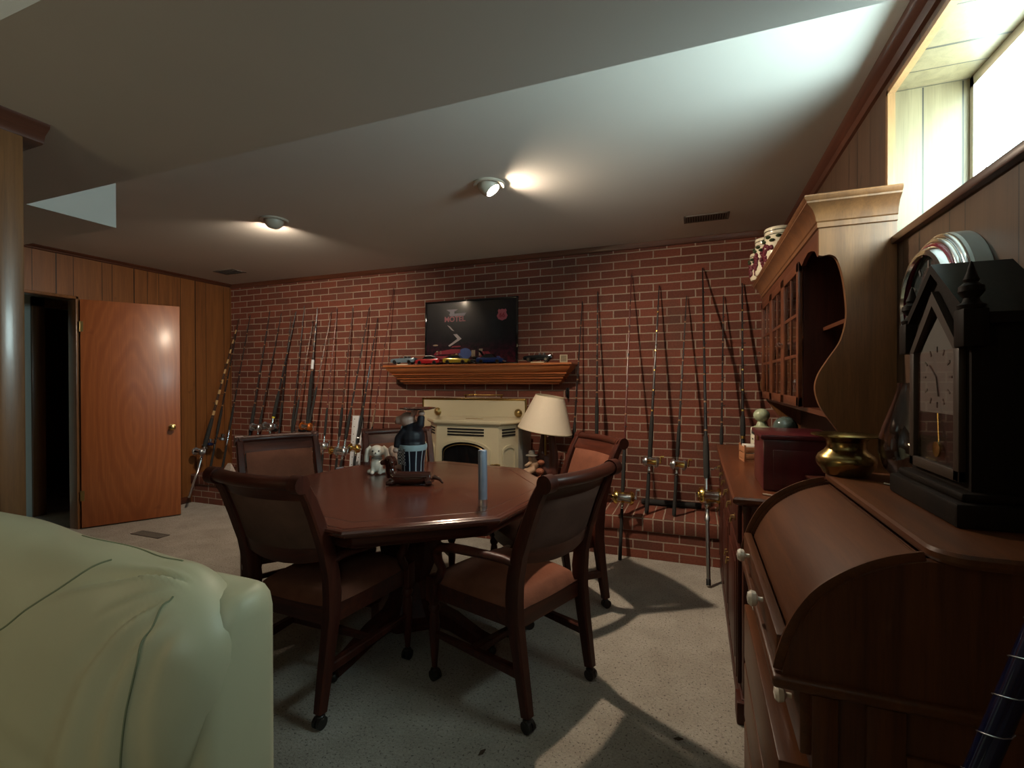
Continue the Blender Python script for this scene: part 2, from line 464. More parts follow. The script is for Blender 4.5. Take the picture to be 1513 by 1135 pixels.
m.box(XL-.11, XL+.006, 2.58, 2.606, 0, 2.06, .003); m.box(XL-.11, XL+.006, 1.856, 1.88, 0, 2.06, .003); m.box(XL-.11, XL+.006, 1.86, 2.60, 2.035, 2.06, .003)
struct('trim_7', m, M['trimz'])

# open slab door hinged at the doorway
d = bpy.data.objects.new('door_1', None); COL.objects.link(d); d['kind'] = 'structure'
dx, dy = -4.715-(-5.095), 3.215-2.60; ang = math.atan2(dy, dx); DW = math.hypot(dx, dy)
d.location = (-5.085, 2.605, 0); d.rotation_euler = (0, 0, ang)
m = MB(); m.box(0, DW, -.0175, .0175, .012, 2.035, .002)
M['door_rot'] = M['door']
m.build('door_slab', M['door'], d)
for s in (-1, 1):
    m = MB(); m.lathe([(.030, 0), (.030, .006), (.012, .010), (.011, .028), (.022, .036), (.027, .050), (.024, .062), (.010, .068)], (DW-.065, s*.0175, .865), 20, Matrix.Rotation(s*-PI/2, 4, 'X'))
    m.build('door_knob', M['brass'], d)
for z in (.25, 1.75):
    m = MB(); m.tube([(-.004, -.012, z), (-.004, -.012, z+.09)], .007, 8); m.box(0, .02, -.0185, -.0172, z, z+.09); m.build('hinge', M['brassdk'], d)

# brick hearth running along the wall
h = thing('hearth', 'raised red brick hearth running along the foot of the brick wall', 'hearth', (0, 0, 0))
m = MB(); m.box(XL+.001, XR-.001, 3.615, YB-.001, 0.001, .204); m.build('base', M['hearthbrick'], h)
m = MB(); m.box(XL+.001, XR-.001, 3.60, YB-.001, .204, .306, .004); m.build('brick_cap', M['rowlock'], h)

# ceiling fixtures
def eyeball(x, y, aim, label):
    t = thing('ceiling_spotlight', label, 'ceiling light', (x, y, H), 0, 'eyeball spotlights in the ceiling')
    m = MB(); m.lathe([(.062, -.002), (.070, -.010), (.088, -.012), (.094, -.006), (.094, .0)], n=40, cap=False); m.build('trim_ring', M['greymetal'] if 0 else plain('fixture_cream', (.55, .50, .42), .35), t)
    a = Vector(aim).normalized(); rm = rot_to(a)
    # ball shell, open at the front, axis = a
    c = Vector((0, 0, -.006))
    prof = []
    for k in range(0, 11):
        q = R(-80+ (k/10)*122); prof.append((.063*math.cos(q), .063*math.sin(q)))
    prof += [(.063*math.cos(R(42))-.004, .063*math.sin(R(42)))]+[(.058*math.cos(R(-80+(k/10)*116)), .058*math.sin(R(-80+(k/10)*116))) for k in range(9, -1, -1)]
    m = MB(); m.lathe(prof, c, 32, rm.to_4x4(), cap=False); m.build('eyeball', plain('fixture_cream2', (.52, .48, .40), .35), t)
    fc = c+a*.018
    m = MB(); m.lathe([(.001, .001), (.046, 0), (.046, -.004), (.001, -.004)], fc, 28, rm.to_4x4()); m.build('bulb', M['bulb'], t)
    L = bpy.data.lights.new('spot_lamp', 'AREA'); L.shape = 'DISK'; L.size = .085; L.energy = 22; L.color = (1, .80, .60)
    lo = bpy.data.objects.new('spot_lamp', L); COL.objects.link(lo)
    lo.location = Vector((x, y, H))+fc+a*.004
    lo.rotation_euler = (-a).to_track_quat('Z', 'Y').to_euler()
    return L
LR = eyeball(-1.118, 2.552, (.60, .10, -.79), 'eyeball ceiling spotlight with its glowing bulb facing the room, above the table')
LL = eyeball(-2.772, 2.565, (-.52, .40, -.75), 'eyeball ceiling spotlight turned away toward the open door, its bulb hidden')

def vent(x0, x1, y0, y1, z, label, dirn, name='ceiling_vent', n=14):
    t = thing(name, label, 'vent', ((x0+x1)/2, (y0+y1)/2, z))
    hx, hy = (x1-x0)/2, (y1-y0)/2; s = -1 if z > 1 else 1
    m = MB(); b = .016
    for q in ((-hx, hx, -hy, -hy+b), (-hx, hx, hy-b, hy), (-hx, -hx+b, -hy, hy), (hx-b, hx, -hy, hy)):
        m.box(q[0], q[1], q[2], q[3], 0, s*.006, .001)
    m.build('frame', plain('vent_frame', (.13, .115, .10), .6), t)
    m = MB(); m.box(-hx+b, hx-b, -hy+b, hy-b, 0, s*.0015); m.build('backing', M['blackhole'], t)
    m = MB()
    for k in range(n):
        xx = -hx+b+(k+.5)*(2*hx-2*b)/n
        m.box(xx-.0022, xx+.0022, -hy+b, hy-b, s*.0015, s*.006)
    sl = m.build('louvres', plain('vent_slat', (.20, .18, .15), .5), t)
    return t
vent(-.08, .215, 3.55, 3.70, H, 'slotted ceiling vent near the brick wall, above the right-hand rods', 'x', n=16)
vent(-4.64, -4.36, 3.52, 3.68, H, 'small dark ceiling vent in the corner above the left-hand rods', 'x', n=6)
vent(-4.52, -4.17, 2.66, 2.76, 0.0, 'dark metal register set in the carpet by the open door', 'x', name='floor_vent')

# ------------------------------------------------------------ octagon table
TC = Vector((-1.40, 2.15)); AP = .715; TH = R(37.5)
t = thing('dining_table', 'octagonal dark cherry dining table with moulded edge, figurines on it', 'table', (TC.x, TC.y, 0), TH)
def octo(ap, z): 
    r = ap/math.cos(PI/8); return [(r*math.cos(PI/8+k*PI/4), r*math.sin(PI/8+k*PI/4), z) for k in range(8)]
m = MB(); m.loft([octo(a, z) for a, z in ((AP-.03, .722), (AP-.012, .726), (AP-.012, .732), (AP, .737), (AP+.004, .745), (AP, .753), (AP-.008, .7565), (AP-.016, .7570), (AP-.022, .76), (AP-.09, .76), (AP-.094, .7585), (AP-.098, .76), (.05, .76))])
m.build('tabletop', M['tabletop'], t, ang=20)
m = MB(); m.loft([octo(AP-.075, .664), octo(AP-.070, .669), octo(AP-.078, .677), octo(AP-.078, .722)]); m.build('apron', M['cherryx'], t, ang=20)
m = MB(); m.lathe([(.20, .08), (.21, .11), (.17, .13), (.12, .20), (.10, .28), (.15, .40), (.165, .48), (.12, .56), (.14, .60), (.24, .64), (.26, .670)], n=8, a0=PI/8); m.build('pedestal', M['cherry'], t, ang=20)
for k in range(4):
    a = PI/4+k*PI/2; c, s_ = math.cos(a), math.sin(a)
    m = MB(); m.tube([(c*.14, s_*.14, .13), (c*.28, s_*.28, .11), (c*.42, s_*.42, .065), (c*.50, s_*.50, .05)], [(.05, .04), (.042, .036), (.032, .032), (.028, .034)], sec='s')
    f = m.build('foot', M['cherry'], t)
    m = MB(); m.sphere((c*.50, s_*.50, .022), .022, 12, 8); m.build('caster', M['caster'], f)

# ------------------------------------------------------------------- chairs
def chair_model():
    t = thing('dining_chair', 'x', 'chair', (0, 0, 0), 0, 'caster dining chairs around the octagonal table')
    BY = lambda z: [.05, .03, -.02, -.085][0] if z < .5 else (.05-.30*max(0, z-.52)**1.15*1.15)
    def by(z):
        pts = [(.45, .05), (.55, .045), (.65, .02), (.78, -.025), (.88, -.065), (.94, -.10)]
        for (a, ya), (b, yb) in zip(pts[:-1], pts[1:]):
            if z <= b: return ya+(yb-ya)*(z-a)/(b-a)
        return pts[-1][1]
    def caster(px, py, par):
        m = MB()
        m.tube([(px, py, .062), (px, py, .040)], .010, 10)
        m.sphere((px, py, .042), (.019, .019, .012), 12, 8)
        for dx in (-.010, .010):
            m.tube([(px+dx-.007, py-.004, .0235), (px+dx+.007, py-.004, .0235)], .0235, 18)
        m.build('caster', M['caster'], par)
    for s in (-1, 1):
        m = MB()
        m.tube([(s*.212, -.005, .058), (s*.213, .008, .14), (s*.215, .030, .28), (s*.218, .048, .40), (s*.220, .050, .48), (s*.221, .043, .56), (s*.222, .020, .66), (s*.222, -.025, .78), (s*.222, -.062, .87), (s*.222, -.098, .935)],
               [(.021, .019), (.023, .021), (.026, .023), (.030, .024), (.032, .024), (.030, .023), (.028, .022), (.025, .021), (.023, .020), (.020, .019)], sec='s', up=(0, 1, 0))
        m.tube([(s*.201, -.112, .936), (s*.246, -.112, .936)], .033, 18)
        l = m.build('leg', M['cherry'], t); caster(s*.212, -.005, l)
        m = MB()
        m.box(s*.240-.026, s*.240+.026, .474, .526, .345, .455, .004)
        m.lathe([(.012, .058), (.013, .075), (.017, .12), (.021, .18), (.024, .25), (.020, .285), (.017, .295), (.024, .305), (.026, .318), (.020, .330), (.025, .345)], (s*.240, .50, 0), 18)
        l = m.build('leg', M['cherry'], t); caster(s*.240, .50, l)
        m = MB()
        m.tube([(s*.224, .035, .612), (s*.238, .09, .626), (s*.265, .16, .634), (s*.288, .25, .635), (s*.298, .33, .631), (s*.296, .39, .616), (s*.284, .43, .588), (s*.265, .440, .540), (s*.250, .435, .505), (s*.246, .455, .468), (s*.243, .482, .435)],
               [(.015, .018), (.015, .020), (.016, .024), (.017, .027), (.017, .027), (.018, .025), (.019, .022), (.019, .019), (.019, .018), (.021, .019), (.021, .020)], 12)
        m.build('arm', M['cherry'], t)
        m = MB(); m.tube([(s*.214, .02, .205), (s*.240, .50, .205)], (.019, .011), sec='s'); m.build('stretcher', M['cherry'], t)
    m = MB(); m.tube([(-.226, .27, .205), (.226, .27, .205)], (.019, .011), sec='s'); m.build('stretcher', M['cherry'], t)
    # seat frame and cushion
    def seatring(g, z, bulge=0):
        pts = []
        P = [(-.205+g, .045+g), (-.243+g, .51-g), (-.12, .53-g), (.12, .53-g), (.243-g, .51-g), (.205-g, .045+g)]
        return [(x, y, z) for x, y in P]
    m = MB(); m.loft([seatring(0, .355), seatring(0, .425)]); m.build('seat_frame', M['cherryx'], t)
    def cushion(u, v):
        X = 2*u-1; Y = 2*v-1
        w = .205+.040*v
        x = w*math.copysign(abs(X)**.85, X)*(1-.05*Y*Y*abs(X)**3); y = .285+.245*math.copysign(abs(Y)**.85, Y)*(1-.06*X*X*abs(Y)**3)
        e = (1-abs(X)**5)*(1-abs(Y)**5)
        return (x, y, .425+.030*min(1, e*6)+.040*e*(1-.35*X*X)*(1-.25*Y*Y))
    m = MB(); m.grid(cushion, 18, 18)
    m.build('seat', M['suede'], t, ang=80)
    # backrest
    bow = lambda x: .035*(1-(x/.21)**2)
    def rail(z0, z1, th, nm, mt, xw=.205, puff=0, yo=0, curve=0):
        m = MB(); N = 12; K = 6
        rings = []
        for i in range(N+1):
            x = -xw+2*xw*i/N; cc = curve*(1-(x/xw)**2); ring = []
            for j in range(K+1):
                z = z0+(z1-z0)*j/K-cc*(1-j/K); pf = puff*math.sin(PI*j/K)*math.sin(PI*min(1, max(0, i/N)))
                ring.append((x, by(z)-bow(x)+th/2+pf+yo, z))
            for j in range(K, -1, -1):
                z = z0+(z1-z0)*j/K-cc*(1-j/K); pf = puff*math.sin(PI*j/K)*math.sin(PI*i/N)*.5
                ring.append((x, by(z)-bow(x)-th/2-pf+yo, z))
            rings.append(ring)
        m.loft(rings); return m.build(nm, mt, t, ang=50)
    rail(.865, .925, .022, 'crest_rail', M['cherryx'])
    rail(.618, .668, .024, 'bottom_rail', M['cherryx'], curve=.022)
    # padded panel with a paler velvet back
    m = MB(); N, K = 14, 8
    for side, mi in ((1, 0), (-1, 1)):
        m.mi = mi
        def fn(u, v):
            x = -.192+.384*u; z = .664-.012*(1-(x/.2)**2)*(1-v)+(.868-.664)*v
            e = min(1, 8*u, 8*(1-u), 8*v, 8*(1-v))
            return (x, by(z)-bow(x)+side*(.009+.010*e), z)
        m.grid(fn, N, K)
    m.build('backrest', [M['suede'], M['suedeback']], t, ang=60)
    m = MB()
    xs = [-.235+.47*i/14 for i in range(15)]
    m.tube([(x, -.108-bow(x)*.9, .938) for x in xs], [(.025, .029)]*15, 14)
    m.build('top_roll', M['cherryx'], t)
    return t
ch0 = chair_model()
chairs = [(-.513, 1.873, 159, 'cherry armchair on casters at the near right of the table, grey-brown suede back toward us'),
          (-1.53, 1.435, 87, 'cherry armchair on casters next to the green sofa, seen from behind'),
          (-2.43, 2.300, -31, 'cherry armchair on casters at the table side nearest the open door'),
          (-1.94, 2.86, -47, 'cherry armchair mostly hidden behind the pig figurine, in front of the stove'),
          (-.638, 2.90, 225, 'cherry armchair beside the lamp, its rust suede front lit')]
for i, (x, y, a, lb) in enumerate(chairs):
    c = ch0 if i == 0 else copy_tree(ch0)
    c.location = (x, y, 0); c.rotation_euler = (0, 0, R(a-90)); c['label'] = lb

exec_marker = 0
# --------------------------------------------------------- items on the table
ZT = .7605
# pig waiter
cam_left = Vector((-.934, -.3575, 0)); to_cam = Vector((.3575, -.934, 0))
def figure_axes(o, face): o.rotation_euler = (0, 0, face)
t = thing('pig_waiter_statue', 'pig waiter statue in navy jacket holding a black tray over its head', 'statue', (-1.52, 2.37, ZT), R(200))
# local: +x faces picture-left
m = MB(); m.lathe([(.05, 0), (.060, .004), (.064, .03), (.066, .08), (.074, .13), (.078, .15)], n=28); m.build('trousers', M['stripes'], t)
m = MB(); m.lathe([(.079, .148), (.083, .165), (.081, .18), (.074, .18)], n=28)
m.lathe([(.079, .16), (.081, .17)], n=28); m.build('waistband', M['aprwhite'], t)
m = MB(); m.sphere((.004, 0, .215), (.076, .070, .078)); m.sphere((0, 0, .265), (.055, .058, .05))
m.tube([(-.02, .030, .27), (-.055, .045, .295), (-.060, .040, .345)], [.028, .024, .020], 12)
m.tube([(.035, .030, .26), (.074, .035, .215), (.082, .040, .165)], [.026, .022, .018], 12)
m.sphere((0, .0, .18), (.075, .072, .03))
remesh(m.build('jacket', M['navy'], t), .005)
m = MB(); m.sphere((.028, .005, .322), (.046, .044, .042)); m.tube([(.045, .005, .318), (.092, .005, .316)], [.030, .021], 16); m.sphere((.010, 0, .292), (.042, .042, .034))
m.sphere((-.01, .03, .362), (.012, .018, .022)); m.sphere((-.01, -.03, .362), (.012, .018, .022)); remesh(m.build('head', M['pink'], t), .004)
for q in ((-.060, .040, .358), (.084, .042, .150)):
    m = MB(); m.sphere(q, (.020, .020, .016)); m.build('hand', M['pink'], t)
m = MB(); m.tube([(.092, .005, .316), (.097, .005, .316)], .0195, 16); m.build('snout', M['rust'], t)
m = MB(); m.lathe([(.001, .0), (.070, .002), (.100, .010), (.104, .014), (.098, .014), (.068, .007), (.001, .006)], (-.035, .03, .376), 36)
m.build('tray', M['blackgloss'], t)
m = MB(); m.M = Matrix.Rotation(R(52), 4, 'Z'); m.grid(lambda u, v: ((.0745+.009*v+.004*math.sin(u*9)), -.036+.072*u-.004*math.sin(v*4), .070+.092*v), 10, 8); m.build('checked_cloth', M['check'], t)
m = MB(); m.box(.056, .064, -.014, .014, .255, .285, .002); m.box(.062, .070, .01, .035, .215, .235, .001); m.build('shirt_front', M['aprwhite'], t)

def dog(label, loc, face, mat, nm='dog_figurine', sc=1.0, big_ears=True):
    t = thing(nm, label, 'figurine', loc, face); t.scale = (sc,)*3
    m = MB()
    m.sphere((0, 0, .062), (.036, .034, .050)); m.sphere((.004, 0, .05), (.040, .038, .045))
    m.sphere((.012, 0, .130), (.040, .042, .038)); m.sphere((.042, 0, .120), (.018, .022, .017))
    for s in (-1, 1):
        m.tube([(.022, s*.018, .07), (.030, s*.020, .03), (.034, s*.022, .012)], [.014, .012, .012], 10)
        m.sphere((.042, s*.022, .010), (.018, .013, .010)); m.sphere((.012, s*.040, .014), (.028, .016, .014))
        m.tube([(.006, s*.034, .158), (.006, s*.052, .140), (.008, s*.058, .10), (.010, s*.062, .068)], [.010, .014, .016, .013], 10)
    remesh(m.build('body', mat, t), .004, 3)
    m = MB()
    for s in (-1, 1): m.sphere((.049, s*.017, .137), .0046, 10, 8)
    m.sphere((.060, 0, .127), (.005, .006, .004), 10, 8)
    m.build('eyes_and_nose', M['blackgloss'], t)
    m = MB(); m.tube([(.012+.026*math.cos(k*PI/8), .028*math.sin(k*PI/8), .093) for k in range(16)], .0035, 8, closed=True); m.build('collar', M['greymetal'], t)
    return t
dog('small white ceramic puppy with long drooping ears, black eyes, facing us', (-1.752, 2.352, ZT), R(-62), M['white'])
# second, paler pink puppy lying behind
t = thing('dog_figurine', 'pale pink-white ceramic puppy half hidden behind the brown dachshund', 'figurine', (-1.665, 2.50, ZT), R(10))
m = MB(); m.sphere((0, 0, .045), (.080, .042, .044)); m.sphere((-.070, 0, .115), (.034, .034, .032)); m.tube([(-.05, 0, .06), (-.065, 0, .10)], [.032, .028], 12)
m.sphere((-.098, 0, .105), (.018, .016, .014)); m.sphere((.045, .02, .115), (.014, .02, .034)); m.tube([(.05, .02, .06), (.046, .02, .10)], .014, 10)
for s in (-1, 1): m.tube([(-.065, s*.028, .14), (-.06, s*.042, .11), (-.06, s*.043, .085)], [.01, .014, .012], 10)
for s in (-1, 1): m.sphere((-.06, s*.03, .014), (.03, .014, .013)); m.sphere((.05, s*.034, .018), (.034, .018, .017))
remesh(m.build('body', plain('pinkish_glaze', (.52, .42, .37), .3, coat=.3), t), .005)
m = MB()
for s in (-1, 1): m.sphere((-.100, s*.012, .122), .004, 8, 6)
m.build('eyes', M['blackgloss'], t)
# dachshund
t = thing('dachshund_figurine', 'glossy dark brown dachshund figurine lying at the middle of the table', 'figurine', (-1.385, 2.155, ZT), R(20.9))
m = MB()
m.tube([(-.10, 0, .038), (-.03, 0, .034), (.05, 0, .036), (.10, 0, .040)], [.036, .036, .034, .028], 16)
m.tube([(-.10, 0, .045), (-.115, 0, .085), (-.118, 0, .118)], [.034, .026, .024], 14)
m.sphere((-.118, 0, .128), (.030, .026, .024)); m.tube([(-.13, 0, .124), (-.165, -.006, .112)], [.018, .011], 12)
for s in (-1, 1):
    m.tube([(-.105, s*.022, .142), (-.100, s*.034, .12), (-.098, s*.036, .095)], [.008, .014, .012], 10)
    m.tube([(-.095, s*.028, .018), (-.13, s*.034, .012)], [.015, .012], 10); m.tube([(.10, s*.030, .024), (.075, s*.042, .013)], [.020, .012], 10)
m.tube([(.11, 0, .04), (.145, -.01, .03), (.165, -.03, .012)], [.014, .009, .006], 10)
remesh(m.build('body', M['dachs'], t), .004, 3)
# blue-grey cylinder
t = thing('metal_cylinder', 'tall slim blue-grey metal tube standing near the table edge', 'tube', (-.862, 1.893, ZT))
m = MB(); m.lathe([(.017, 0), (.0195, .002), (.0195, .238), (.018, .241), (.016, .242)], n=28); m.build('tube', M['steelblue'], t)
m = MB(); m.lathe([(.0200, .0), (.0203, .003), (.0203, .028), (.0200, .030)], n=28); m.build('foot_band', M['silver'], t)

# ---------------------------------------------------------------- mantel
t = thing('mantel_shelf', 'carved orange-brown oak mantel shelf with stepped moulding on the brick wall', 'mantel', (0, 0, 0))
def mant(name, prof, mat):
    m = MB()
    m.loft([[(-2.81+(o), YB-.002, z), (-2.81+o, 3.875+o, z), (-.962-o, 3.875+o, z), (-.962-o, YB-.002, z)] for o, z in prof])
    return m.build(name, mat, t, ang=25)
mant('shelf', [(0, 1.455), (-.004, 1.450), (-.004, 1.438), (.0, 1.436)], M['mantel'])
mant('crown_moulding', [(.008, 1.436), (.012, 1.430), (.018, 1.412), (.036, 1.392), (.052, 1.378), (.060, 1.372), (.054, 1.370), (.054, 1.362), (.072, 1.358), (.074, 1.345), (.080, 1.340), (.090, 1.337), (.092, 1.322), (.100, 1.318), (.110, 1.314), (.114, 1.298), (.120, 1.292), (.134, 1.288), (.138, 1.276), (.15, 1.272)], M['mantel'])
MZ = 1.4555

# poster leaning on the mantel
P0, P1 = -2.462, -1.500; pw = P1-P0; ph = .615
rm = Matrix.Translation((P0, 4.066, MZ)) @ Matrix.Rotation(R(-1.6), 4, 'X')
t = thing('framed_poster', 'black framed night poster of a red neon motel and highway shield', 'picture', rotm=rm)
m = MB()
for q in ((0, pw, 0, .018), (0, pw, ph-.018, ph), (0, .018, 0, ph), (pw-.018, pw, 0, ph)): m.box(q[0], q[1], -.012, .012, q[2], q[3], .003)
m.build('frame', M['blackgloss'], t)
m = MB(); m.box(.016, pw-.016, -.004, .006, .016, ph-.016)
_t = NT('poster_print'); _c = _t.coord(); _s = _t.add('ShaderNodeSeparateXYZ'); _t.link(_c, _s.inputs[0])
n_ = _t.noise(_c, 22, 4, .6); 
zr = _t.ramp(_s.outputs[2], [(.03, (.12, .010, .018)), (.13, (.06, .008, .02)), (.22, (.012, .008, .014)), (.35, (.006, .006, .009))])
pr = _t.mix(zr, (.004, .004, .007), _t.ramp(n_, [(.4, (0, 0, 0)), (.6, (.9, .9, .9))]))
M['print'] = _t.set(.3, 0, .3, .35, pr, coatr=.10)
m.build('print', M['print'], t)
PY = -.0048
pc = {k: plain('ink_'+k, c, .35, var=.2, nscale=40) for k, c in dict(white=(.50, .42, .42), red=(.26, .015, .03), blue=(.06, .10, .28), cream=(.36, .26, .17), pinkish=(.42, .10, .13), grey=(.24, .20, .25)).items()}
def ink(nm, polys, c, dz=0):
    m = MB()
    for p in polys: m.prism([(a*pw, b*ph) for a, b in p], PY-.0012-dz, PY+.002, 'y')
    return m.build(nm, pc[c], t)
ink('sign_arrow', [[(.25, .62), (.28, .60), (.33, .52), (.30, .54)], [(.32, .475), (.36, .475), (.41, .40), (.28, .285), (.265, .30), (.365, .40)]], 'white')
ink('sign_wings', [[(.24, .86), (.37, .86), (.34, .83), (.27, .83)], [(.27, .79), (.46, .80), (.44, .755), (.28, .755)], [(.28, .83), (.33, .83), (.33, .79), (.28, .79)]], 'grey')
ink('motel_building', [[(.10, .16), (.40, .18), (.40, .24), (.30, .245), (.12, .20)], [(.09, .06), (.40, .06), (.38, .14), (.12, .14)], [(.30, .27), (.40, .275), (.40, .295), (.31, .29)], [(.60, .10), (.75, .10), (.70, .20), (.64, .20)], [(.45, .03), (.7, .03), (.66, .08), (.47, .08)]], 'red')
def disc(cx, cz, rx, rz, n=20): return [(cx+rx*math.cos(2*PI*k/n), cz+rz*math.sin(2*PI*k/n)) for k in range(n)]
ink('blue_car', [disc(.45, .17, .07, .085), disc(.80, .08, .03, .045)], 'blue')
ink('lit_windows', [[(.13, .16), (.15, .16), (.15, .22), (.13, .22)], [(.17, .17), (.19, .17), (.19, .22), (.17, .22)], [(.52, .12), (.56, .12), (.56, .22), (.52, .22)], [(.60, .13), (.63, .13), (.64, .24), (.60, .24)], [(.33, .12), (.35, .12), (.37, .17), (.35, .18)], disc(.12, .31, .03, .012)], 'cream')
sh = [(.855, .80), (.865, .825), (.88, .815), (.90, .825), (.92, .815), (.935, .825), (.945, .80), (.94, .77), (.955, .72), (.94, .675), (.90, .65), (.86, .675), (.845, .72), (.86, .77)]
ink('highway_shield', [[(a-.06, b) for a, b in sh]], 'pinkish')
def txt(nm, body, size, x, z, mat, parent, y, ext=.0006, rot=0, ax='CENTER'):
    c = bpy.data.curves.new(nm, 'FONT'); c.body = body; c.size = size; c.extrude = ext; c.align_x = ax; c.align_y = 'CENTER'
    o = bpy.data.objects.new(nm, c); COL.objects.link(o); o.parent = parent; c.materials.append(mat)
    c.offset = .0015
    bpy.context.view_layer.update()
    me = bpy.data.meshes.new_from_object(o.evaluated_get(bpy.context.evaluated_depsgraph_get()))
    bpy.data.objects.remove(o); bpy.data.curves.remove(c); me.name = nm
    o = bpy.data.objects.new(nm, me); COL.objects.link(o); o.parent = parent
    o.rotation_euler = (PI/2, 0, rot); o.location = (x, y, z); return o
o = txt('motel_lettering', 'MOTEL', .070, .335*pw, .705*ph, pc['pinkish'], t, PY-.0016)
o = txt('route_number', '66', .058, .840*pw, .728*ph, pc['red'], t, PY-.0020)
_q = plain('ink_dark', (.02, .01, .02), .5)

# model cars
def model_car(name, label, x, y, rz, c, roof=None, style='convertible', L=.19, plinth=False):
    t = thing(name, label, 'model car', (x, y, MZ+(.011 if plinth else 0)), rz, 'model cars on the mantel'); t.scale = (1.34, 1.2, 1.5)
    body = plain('paint_'+name+str(len(bpy.data.materials)), c, .18, .2, coat=.8, var=.03)
    W2 = .036; k = L/.19
    def st(xx, w, zb, zt):
        return [(xx*k, -w, zb+.006), (xx*k, -w*.96, zb), (xx*k, w*.96, zb), (xx*k, w, zb+.006), (xx*k, w, zb+(zt-zb)*.62), (xx*k, w*.90, zt-.002), (xx*k, w*.7, zt), (xx*k, -w*.7, zt), (xx*k, -w*.90, zt-.002), (xx*k, -w, zb+(zt-zb)*.62)]
    m = MB()
    if style == 'fastback': S = [(-.095, .024, .016, .026), (-.090, .032, .011, .033), (-.06, .036, .010, .036), (-.02, .0365, .010, .038), (.03, .036, .010, .039), (.07, .036, .010, .041), (.088, .033, .012, .040), (.095, .028, .018, .034)]
    else: S = [(-.095, .030, .014, .026), (-.091, .034, .010, .033), (-.06, .036, .009, .037), (-.02, .0365, .009, .038), (.03, .0365, .009, .038), (.07, .036, .010, .039), (.088, .034, .012, .041), (.095, .030, .016, .036)]
    m.loft([st(*s) for s in S]); m.build('body', body, t, ang=30)
    def cab(mat, nm, S2):
        m = MB(); m.loft([[(a*k, -w, z0), (a*k, w, z0), (a*k, w*.9, z1), (a*k, -w*.9, z1)] for a, w, z0, z1 in S2]); return m.build(nm, mat, t, ang=30)
    if style == 'convertible':
        m = MB(); m.box(-.018*k, .045*k, -.027, .027, .030, .0392); m.build('interior', M['black'], t)
        m = MB()
        for xx in (0.006, .034): m.box(xx*k, (xx+.010)*k, -.025, .025, .034, .050, .003)
        m.build('seats', plain('seat_'+name, (.12, .11, .11), .6), t)
        m = MB(); m.tube([(-.022*k, -.030, .037), (-.012*k, -.027, .056), (-.012*k, .027, .056), (-.022*k, .030, .037)], .0013, 6); m.build('windshield_frame', M['chrome'], t)
    else:
        cab(M['blackgloss'], 'glasshouse', [(-.040, .030, .036, .037), (-.018, .030, .036, .055), (.030, .030, .036, .056), (.062 if style != 'fastback' else .080, .029, .038, .040)])
        cab(roof or body, 'roof', [(-.019, .0275, .0545, .0565), (-.012, .0275, .055, .0585), (.028, .0275, .055, .0585), (.040, .0265, .050, .0535)])
    for xx in (-.058, .056):
        for s in (-1, 1):
            m = MB(); m.tube([(xx*k, s*.027, .0135), (xx*k, s*.0385, .0135)], .0135, 20); w = m.build('wheel', M['black'], t)
            m = MB(); m.tube([(xx*k, s*.0380, .0135), (xx*k, s*.0395, .0135)], .0082, 16); m.build('hubcap', M['chrome'], w)
    m = MB()
    m.tube([(-.096*k, -.032, .017), (-.099*k, 0, .016), (-.096*k, .032, .017)], .003, 8); m.tube([(.096*k, -.032, .018), (.098*k, 0, .018), (.096*k, .032, .018)], .003, 8)
    m.build('bumpers', M['chrome'], t)
    if plinth:
        m = MB(); m.box(-.045, .045, -.030, .030, -.0075, .0, .001); m.build('display_base', M['cream'], t)
    return t
model_car('model_convertible', 'grey-blue model convertible with its top down, leftmost on the mantel', -2.63, 3.955, R(5), (.16, .22, .26), plinth=True)
model_car('model_sedan', 'red model car with a white roof on the mantel', -2.36, 3.965, R(3), (.40, .018, .022), M['white'], 'sedan')
model_car('model_coupe', 'mustard yellow model sports coupe on the mantel', -2.055, 3.945, R(183), (.42, .28, .03), None, 'fastback')
model_car('model_coupe', 'dark blue model car with its hood raised, below the poster corner', -1.715, 3.945, R(182), (.012, .03, .13), M['blackgloss'], 'sedan')
car = model_car('model_convertible', 'black model convertible on a pale base, right end of the mantel', -1.27, 3.955, R(3), (.006, .006, .007), plinth=True)
bc = [o for o in COL.objects if o.get('label', '').startswith('dark blue model')][0]
m = MB(); m.tube([(.03, -.028, .040), (.062, -.028, .085), (.090, -.026, .050)], .0016, 6); m.box(.035, .088, -.028, .028, .060, .063, .001, rot=Matrix.Rotation(R(-46), 3, 'Y')); m.build('raised_hood', M['blackgloss'], bc)
t = thing('model_car_stand', 'small black model vehicle between the yellow and the dark blue cars on the mantel', 'model car', (-1.88, 3.985, MZ), 0, 'model cars on the mantel')
m = MB(); m.box(-.045, .045, -.022, .022, .012, .045, .008); m.box(-.025, .03, -.018, .018, .040, .072, .008); m.build('body', M['blackgloss'], t)
for xx in (-.032, .032):
    for s in (-1, 1):
        m = MB(); m.tube([(xx, s*.014, .012), (xx, s*.022, .012)], .012, 14); m.build('wheel', M['black'], t)
t = thing('photo_frame', 'tiny cream square picture frame at the right end of the mantel', 'picture frame', (-1.055, 3.99, MZ+.002), R(3))
m = MB()
for q in ((-.033, .033, 0, .008), (-.033, .033, .060, .068), (-.033, -.025, 0, .068), (.025, .033, 0, .068)): m.box(q[0], q[1], -.004, .004, q[2], q[3], .001)
m.build('frame', M['cream'], t)
m = MB(); m.box(-.026, .026, -.001, .003, .006, .062); m.build('picture', plain('tiny_picture', (.22, .17, .10), .5, var=.5, nscale=60), t)
t = thing('wall_bracket', 'dark curled metal hook on the bricks under the right end of the mantel', 'hook', (-1.045, YB-.001, 1.19))
